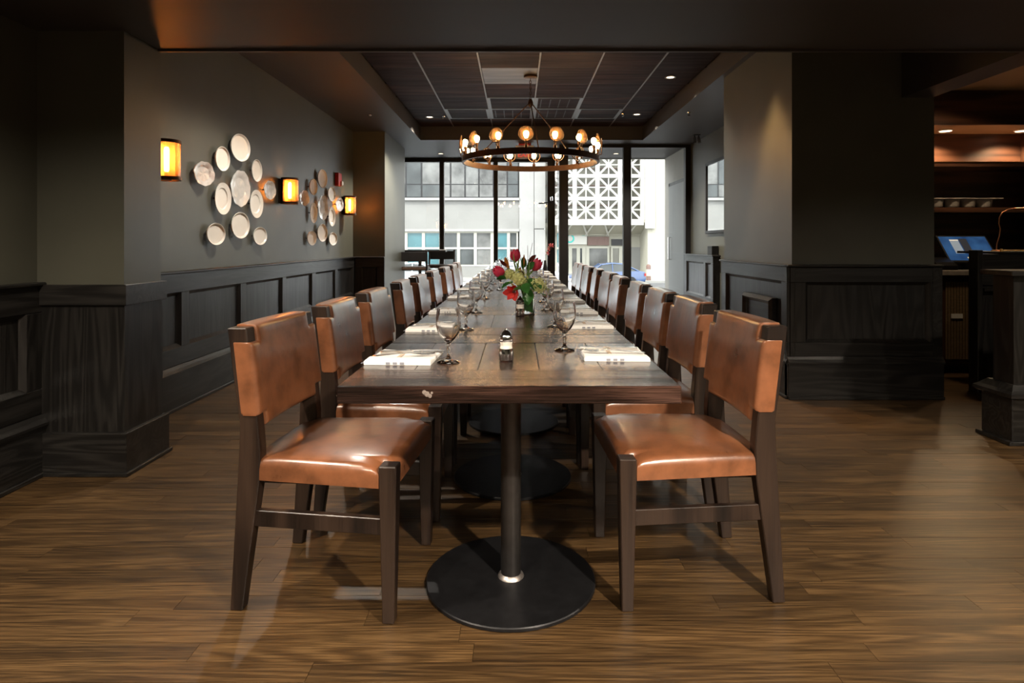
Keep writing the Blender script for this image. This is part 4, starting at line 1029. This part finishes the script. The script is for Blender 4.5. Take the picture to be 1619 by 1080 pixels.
MB().add([(-40,11.7,-.02),(40,11.7,-.02),(40,14.5,-.62),(-40,14.5,-.62)], [(0,1,2,3)]).build('near_pavement', M['paving'], st)
MB().add([(-60,14.5,-.77),(60,14.5,-.77),(60,36,-1.45),(-60,36,-1.45),(60,40.5,-1.5),(-60,40.5,-1.5)], [(0,1,2,3),(3,2,4,5)]).build('roadway', M['asphalt'], st)
MB().box(-40,40,14.4,14.5,-.9,-.62).build('kerb', M['paving'], st)
MB().box(-60,60,40.5,60,-1.7,-1.36).build('far_pavement', M['paving'], st)

# ---- left building
b1 = thing('office_building', 'pale stone office building with dark upper windows across the street', 'building', (0, 0, 0))
F = Y1; zb = -1.4
def wallb(nm, mat, par, x0, x1, z0, z1, y0=F, y1=F+3): return BX(nm, mat, par, x0, x1, y0, y1, z0, z1)
XA, XB = zx(380), zx(821)
wallb('stone_wall', M['stone'], b1, XA, XB, zz(364), zz(314)); wallb('stone_wall', M['stone'], b1, XA, XB, zz(235), 16, F, F+3)
wallb('stone_wall', M['stone'], b1, XA, XB, zb, zz(421)); wallb('inner_core', M['stone'], b1, XA, XB, zb, 16, F+.6, F+3)
wallb('corner_pier', M['stone2'], b1, XB, zx(844), zb, 16, F-.1, F+3); wallb('corner_pier', M['stone2'], b1, zx(845), zx(862), zb, zz(362.5), F-.15, F+3); wallb('corner_pier', M['stone2'], b1, zx(844.6), zx(862), zz(361.5), 16, F-.2, F+3)
wallb('stone_ledge', M['stone2'], b1, XA, XB, zz(317), zz(313), F-.25, F); wallb('stone_ledge', M['stone2'], b1, XA, XB, zz(366), zz(362), F-.2, F)
ups = [390, 440, 490, 540, 590, 618, 641, 666, 697, 712, 735, 757, 780, 802, 820]
for i, (a, b) in enumerate(zip(ups, ups[1:])):
    w_ = wallb('window', M['frame'], b1, zx(a), zx(b), zz(313), zz(235), F+.25, F+.35)
    wallb('pane', M[('greyglass','darkglass')[i in (3,5,6,7,13)]], w_, zx(a)+.06, zx(b)-.06, zz(311), zz(292), F+.20, F+.25)
    wallb('pane', M[('greyglass','darkglass')[i in (2,4,6,13)]], w_, zx(a)+.06, zx(b)-.06, zz(290.5), zz(236), F+.20, F+.25)
lows = [385, 425, 465, 505, 545, 585, 616, 642, 669.5, 697, 725, 751.5, 778, 804, 819]
for i, (a, b) in enumerate(zip(lows, lows[1:])):
    w_ = MB(); x0, x1, z0, z1 = zx(a), zx(b), zz(421), zz(366); q = .11
    for bb in ((x0+.002,x0+q,z0,z1),(x1-q,x1-.002,z0,z1)): w_.box(bb[0],bb[1],F-.04,F+.15,bb[2],bb[3])
    for bb in ((z0,z0+q),(z1-q,z1),(zz(394),zz(391))): w_.box(x0+q,x1-q,F-.02,F+.14,bb[0],bb[1])
    w_ = w_.build('shop_window', M['creamframe'], b1)
    g1 = M['teal'] if i in (4,5,6,7,8,12) else M['greyglass'] if i in (11,) else M['darkglass']
    wallb('pane', g1, w_, x0+q, x1-q, z0+q, zz(394), F+.05, F+.1); wallb('pane', g1, w_, x0+q, x1-q, zz(391), z1-q, F+.05, F+.1)

# ---- right building with white space-frame screen
b2 = thing('atrium_building', 'cream building with white cross-braced steel screen across the street', 'building', (0, 0, 0))
Y2 = 46.5; k2 = (Y2-2.6)/FPX
lx = lambda px: (px-VX)*k2
lz = lambda py: EYE-(py-VY)*k2
X0, X1 = zx(863), lx(1016)
wallb('curtain_wall', M['beigeglass'], b2, X0, X1+.4, zz(352), 16, Y2, Y2+3)
wallb('upper_band', M['cream'], b2, X0, X1+.4, zz(372), zz(352), Y2-.4, Y2)
wallb('side_tower', M['cream'], b2, X1+.3, X1+5.5, -1.4, 16, Y2-2.9, Y2+3)
wallb('tower_pier', M['whitemetal'], b2, X1+.1, X1+.75, zz(362), 16, Y2-3.2, Y2-2.9)
for py in (262, 290, 322, 345): wallb('floor_slab', M['brownpanel'], b2, X0, X1+.2, zz(py+1.2), zz(py), Y2-.12, Y2)
vx = [837.5, 873, 908.5, 944.5, 980, 1015.5]; hz = [136, 172, 207.5, 243, 278.5, 314, 349.5]; YS = Y2-2.6
for px in vx:
    if px > 860: wallb('screen_post', M['whitemetal'], b2, lx(px)-.14, lx(px)+.14, lz(350), lz(136), YS-.14, YS+.14)
for py in hz: wallb('screen_beam', M['whitemetal'], b2, lx(866), lx(1016), lz(py)-.12, lz(py)+.12, YS-.12, YS+.12)
def bar(nm, a, b, r, par, mat): return MB().tube([a, b], r, 4).build(nm, mat, par)
for i in range(1, len(vx)-1):
    for j in range(len(hz)-1):
        a, b, c, d = lx(vx[i]), lx(vx[i+1]), lz(hz[j+1]), lz(hz[j])
        bar('screen_brace', (a, YS, c), (b, YS, d), .075, b2, M['whitemetal']); bar('screen_brace', (a, YS, d), (b, YS, c), .075, b2, M['whitemetal'])
        bar('screen_brace', ((a+b)/2, YS, c), ((a+b)/2, YS, d), .045, b2, M['whitemetal']); bar('screen_brace', (a, YS, (c+d)/2), (b, YS, (c+d)/2), .045, b2, M['whitemetal'])
m = MB().loft([[(lx(866),y,z),(lx(1030),y,z),(lx(1030),y,z+.2),(lx(866),y,z+.2)] for y, z in ((YS-.3,lz(352)),(Y2-.3,zz(371)))]); m.build('canopy_soffit', M['cream'], b2)
wallb('canopy_edge', M['whitemetal'], b2, lx(866), lx(1016), lz(356), lz(347), YS-.35, YS-.15)
for i in range(9):
    a = 870+i*17; bar('canopy_strut', (lx(a), YS-.2, lz(354)), (max(zx(a+(10 if i % 2 else -10)), lx(868)), Y2-.5, zz(372)), .07, b2, M['whitemetal'])
# entrance storey
E = Y2-.2
wallb('entrance_wall', M['cream'], b2, X0, X1+.4, -1.4, zz(372), E+.1, Y2+1)
wallb('sign_board', M['whitemetal'], b2, zx(899), zx(931), zz(386.5), zz(371), E-.05, E+.1); wallb('sign_panel', M['tealsign'], b2, zx(923), zx(930), zz(372.5), zz(370), E-.1, E-.05)
MB().lathe([(.22,0),(.34,0)], 20, cap=False).xf(Matrix.Translation((zx(903.5), E-.06, zz(377))) @ Matrix.Rotation(PI/2, 4, 'X')).build('sign_emblem', M['tealsign'], b2)
wallb('fascia_panel', M['brownpanel'], b2, zx(932), zx(967), zz(388), zz(374), E-.05, E+.1)
wallb('fascia_panel', M['frame'], b2, zx(971), zx(1001), zz(388), zz(378), E-.05, E+.1)
def entr(nm, a, b, t, mat):
    x0, x1, z0, z1 = zx(a), zx(b), -1.36, zz(t); q = .13; w_ = MB()
    for bb in ((x0+.002,x0+q,z0,z1),(x1-q,x1-.002,z0,z1)): w_.box(bb[0],bb[1],E-.10,E+.1,bb[2],bb[3])
    for bb in ((z1-q,z1),(z0,z0+.25)): w_.box(x0+q,x1-q,E-.08,E+.09,bb[0],bb[1])
    w_ = w_.build(nm, M['creamframe'], b2); wallb('pane', mat, w_, x0+q, x1-q, z0+.25, z1-q, E, E+.08)
for a, b, mt in ((898,904,'greyglass'),(904,917,'greyglass'),(917,926,'darkglass'),(926,932,'beigeglass'),(932,967,'greyglass'),(970,986,'beigeglass'),(986,1001,'greyglass')):
    entr('entrance_door' if b-a in (13,16) else 'entrance_window', a, b, 390, M[mt])
tower_y = Y2-3.0
wallb('service_door', M['stone'], b2, zx(1003), zx(1021), -1.36, zz(391), E-.06, E+.1)
bo = thing('parking_meter', 'tan street bollard on the far pavement', 'bollard', (zx(1029)*.9, 41.2, -1.36))
MB().lathe([(.16,0),(.16,.95),(.13,1.05),(.0005,1.1)], 14).build('bollard_post', M['brownpanel'], bo, 40); MB().lathe([(.165,.3),(.165,.75)], 14, cap=False).build('bollard_sleeve', M['cream'], bo, 40)

# ---- cars
def car(name, label, paint, x, y, z, rz, glass=None):
    t = thing(name, label, 'car', (x, y, z), rz, None); w = .9
    body = [(-2.3,.35,.50),(-2.25,.30,.72),(-1.6,.28,.82),(-.85,.28,.90),(.0,.28,.92),(1.3,.28,.96),(1.95,.28,.98),(2.25,.32,.92),(2.3,.42,.60)]
    m = MB(); rings = []
    for xx, z0, z1 in body:
        f = .86 if abs(xx) > 2.2 else .97 if abs(xx) > 1.9 else 1; ww = w*f
        rings.append([(xx,-ww,z0+.08),(xx,-ww*.9,z0),(xx,ww*.9,z0),(xx,ww,z0+.08),(xx,ww,(z0+z1)/2+.08),(xx,ww*.92,z1),(xx,-ww*.92,z1),(xx,-ww,(z0+z1)/2+.08)])
    m.loft(rings).build('car_body', paint, t, 35)
    prof = [(-.95,.88),(-.25,1.36),(.35,1.43),(1.0,1.38),(1.85,.96)]
    g = MB(); gr = []
    for xx, z1 in prof: gr.append([(xx,-.80,.86),(xx,.80,.86),(xx,.80-(z1-.86)*.36,z1),(xx,-.80+(z1-.86)*.36,z1)])
    g.loft(gr).build('cabin_glass', glass or M['darkglass'], t, 35)
    r = MB(); rr = []
    for xx, z1 in ((-.30,1.355),(.35,1.44),(1.02,1.39)): rr.append([(xx,-.64,z1-.03),(xx,.64,z1-.03),(xx,.60,z1+.025),(xx,-.60,z1+.025)])
    r.loft(rr).build('roof', paint, t, 35)
    for s in (-1, 1):
        for pts in ([(-.98,s*.81,.88),(-.28,s*.645,1.36)],[(1.0,s*.64,1.38),(1.88,s*.79,.97)],[(.35,s*.80,.88),(.35,s*.62,1.41)]):
            MB().tube(pts, .035, 6).build('pillar', paint, t)
        for xx in (-1.42, 1.40):
            wh = MB().lathe([(.0005,-.1),(.31,-.1),(.33,-.07),(.33,.07),(.31,.1),(.0005,.1)], 20, cap=False).xf(Matrix.Translation((xx, s*.83, .33)) @ Matrix.Rotation(PI/2, 4, 'X')).build('tyre', M['black'], t, 40)
            MB().lathe([(.0005,-.105),(.21,-.105)], 16, cap=False).xf(Matrix.Translation((xx, s*.83, .33)) @ Matrix.Rotation(PI/2, 4, 'X')).build('hubcap', M['steel'], wh)
            if s > 0: MB().lathe([(.0005,.105),(.21,.105)], 16, cap=False).xf(Matrix.Translation((xx, s*.83, .33)) @ Matrix.Rotation(PI/2, 4, 'X')).build('hubcap', M['steel'], wh)
        MB().box(2.22, 2.31, s*.82-.16*(s > 0), s*.82+.16*(s < 0), .68, .84).build('tail_light', M['red'], t)
        MB().box(-2.30, -2.22, s*.80-.16*(s > 0), s*.80+.16*(s < 0), .58, .70).build('head_light', M['white'], t)
    return t
P_ = lambda n, c: plain(n, c, .22, noise=.02, coat=.8)
car('sedan_car', 'blue sedan parked across the street beyond the right glazing', P_('blue_car_paint', (.016,.045,.125)), 5.3, 36.5, -1.46, math.radians(0))
car('sedan_car', 'pale blue-grey sedan behind the high window table', P_('silver_car_paint', (.46,.54,.56)), -5.9, 37.0, -1.47, PI)
car('sedan_car', 'white car parked at the kerb behind the table flowers', P_('white_car_paint', (.85,.86,.88)), -.40, 16.6, -.84, 0, glass=plain('painted_glare_glass', (.55,.57,.60), .15, coat=.5))  # white sky glare is painted into the pale cabin glass colour
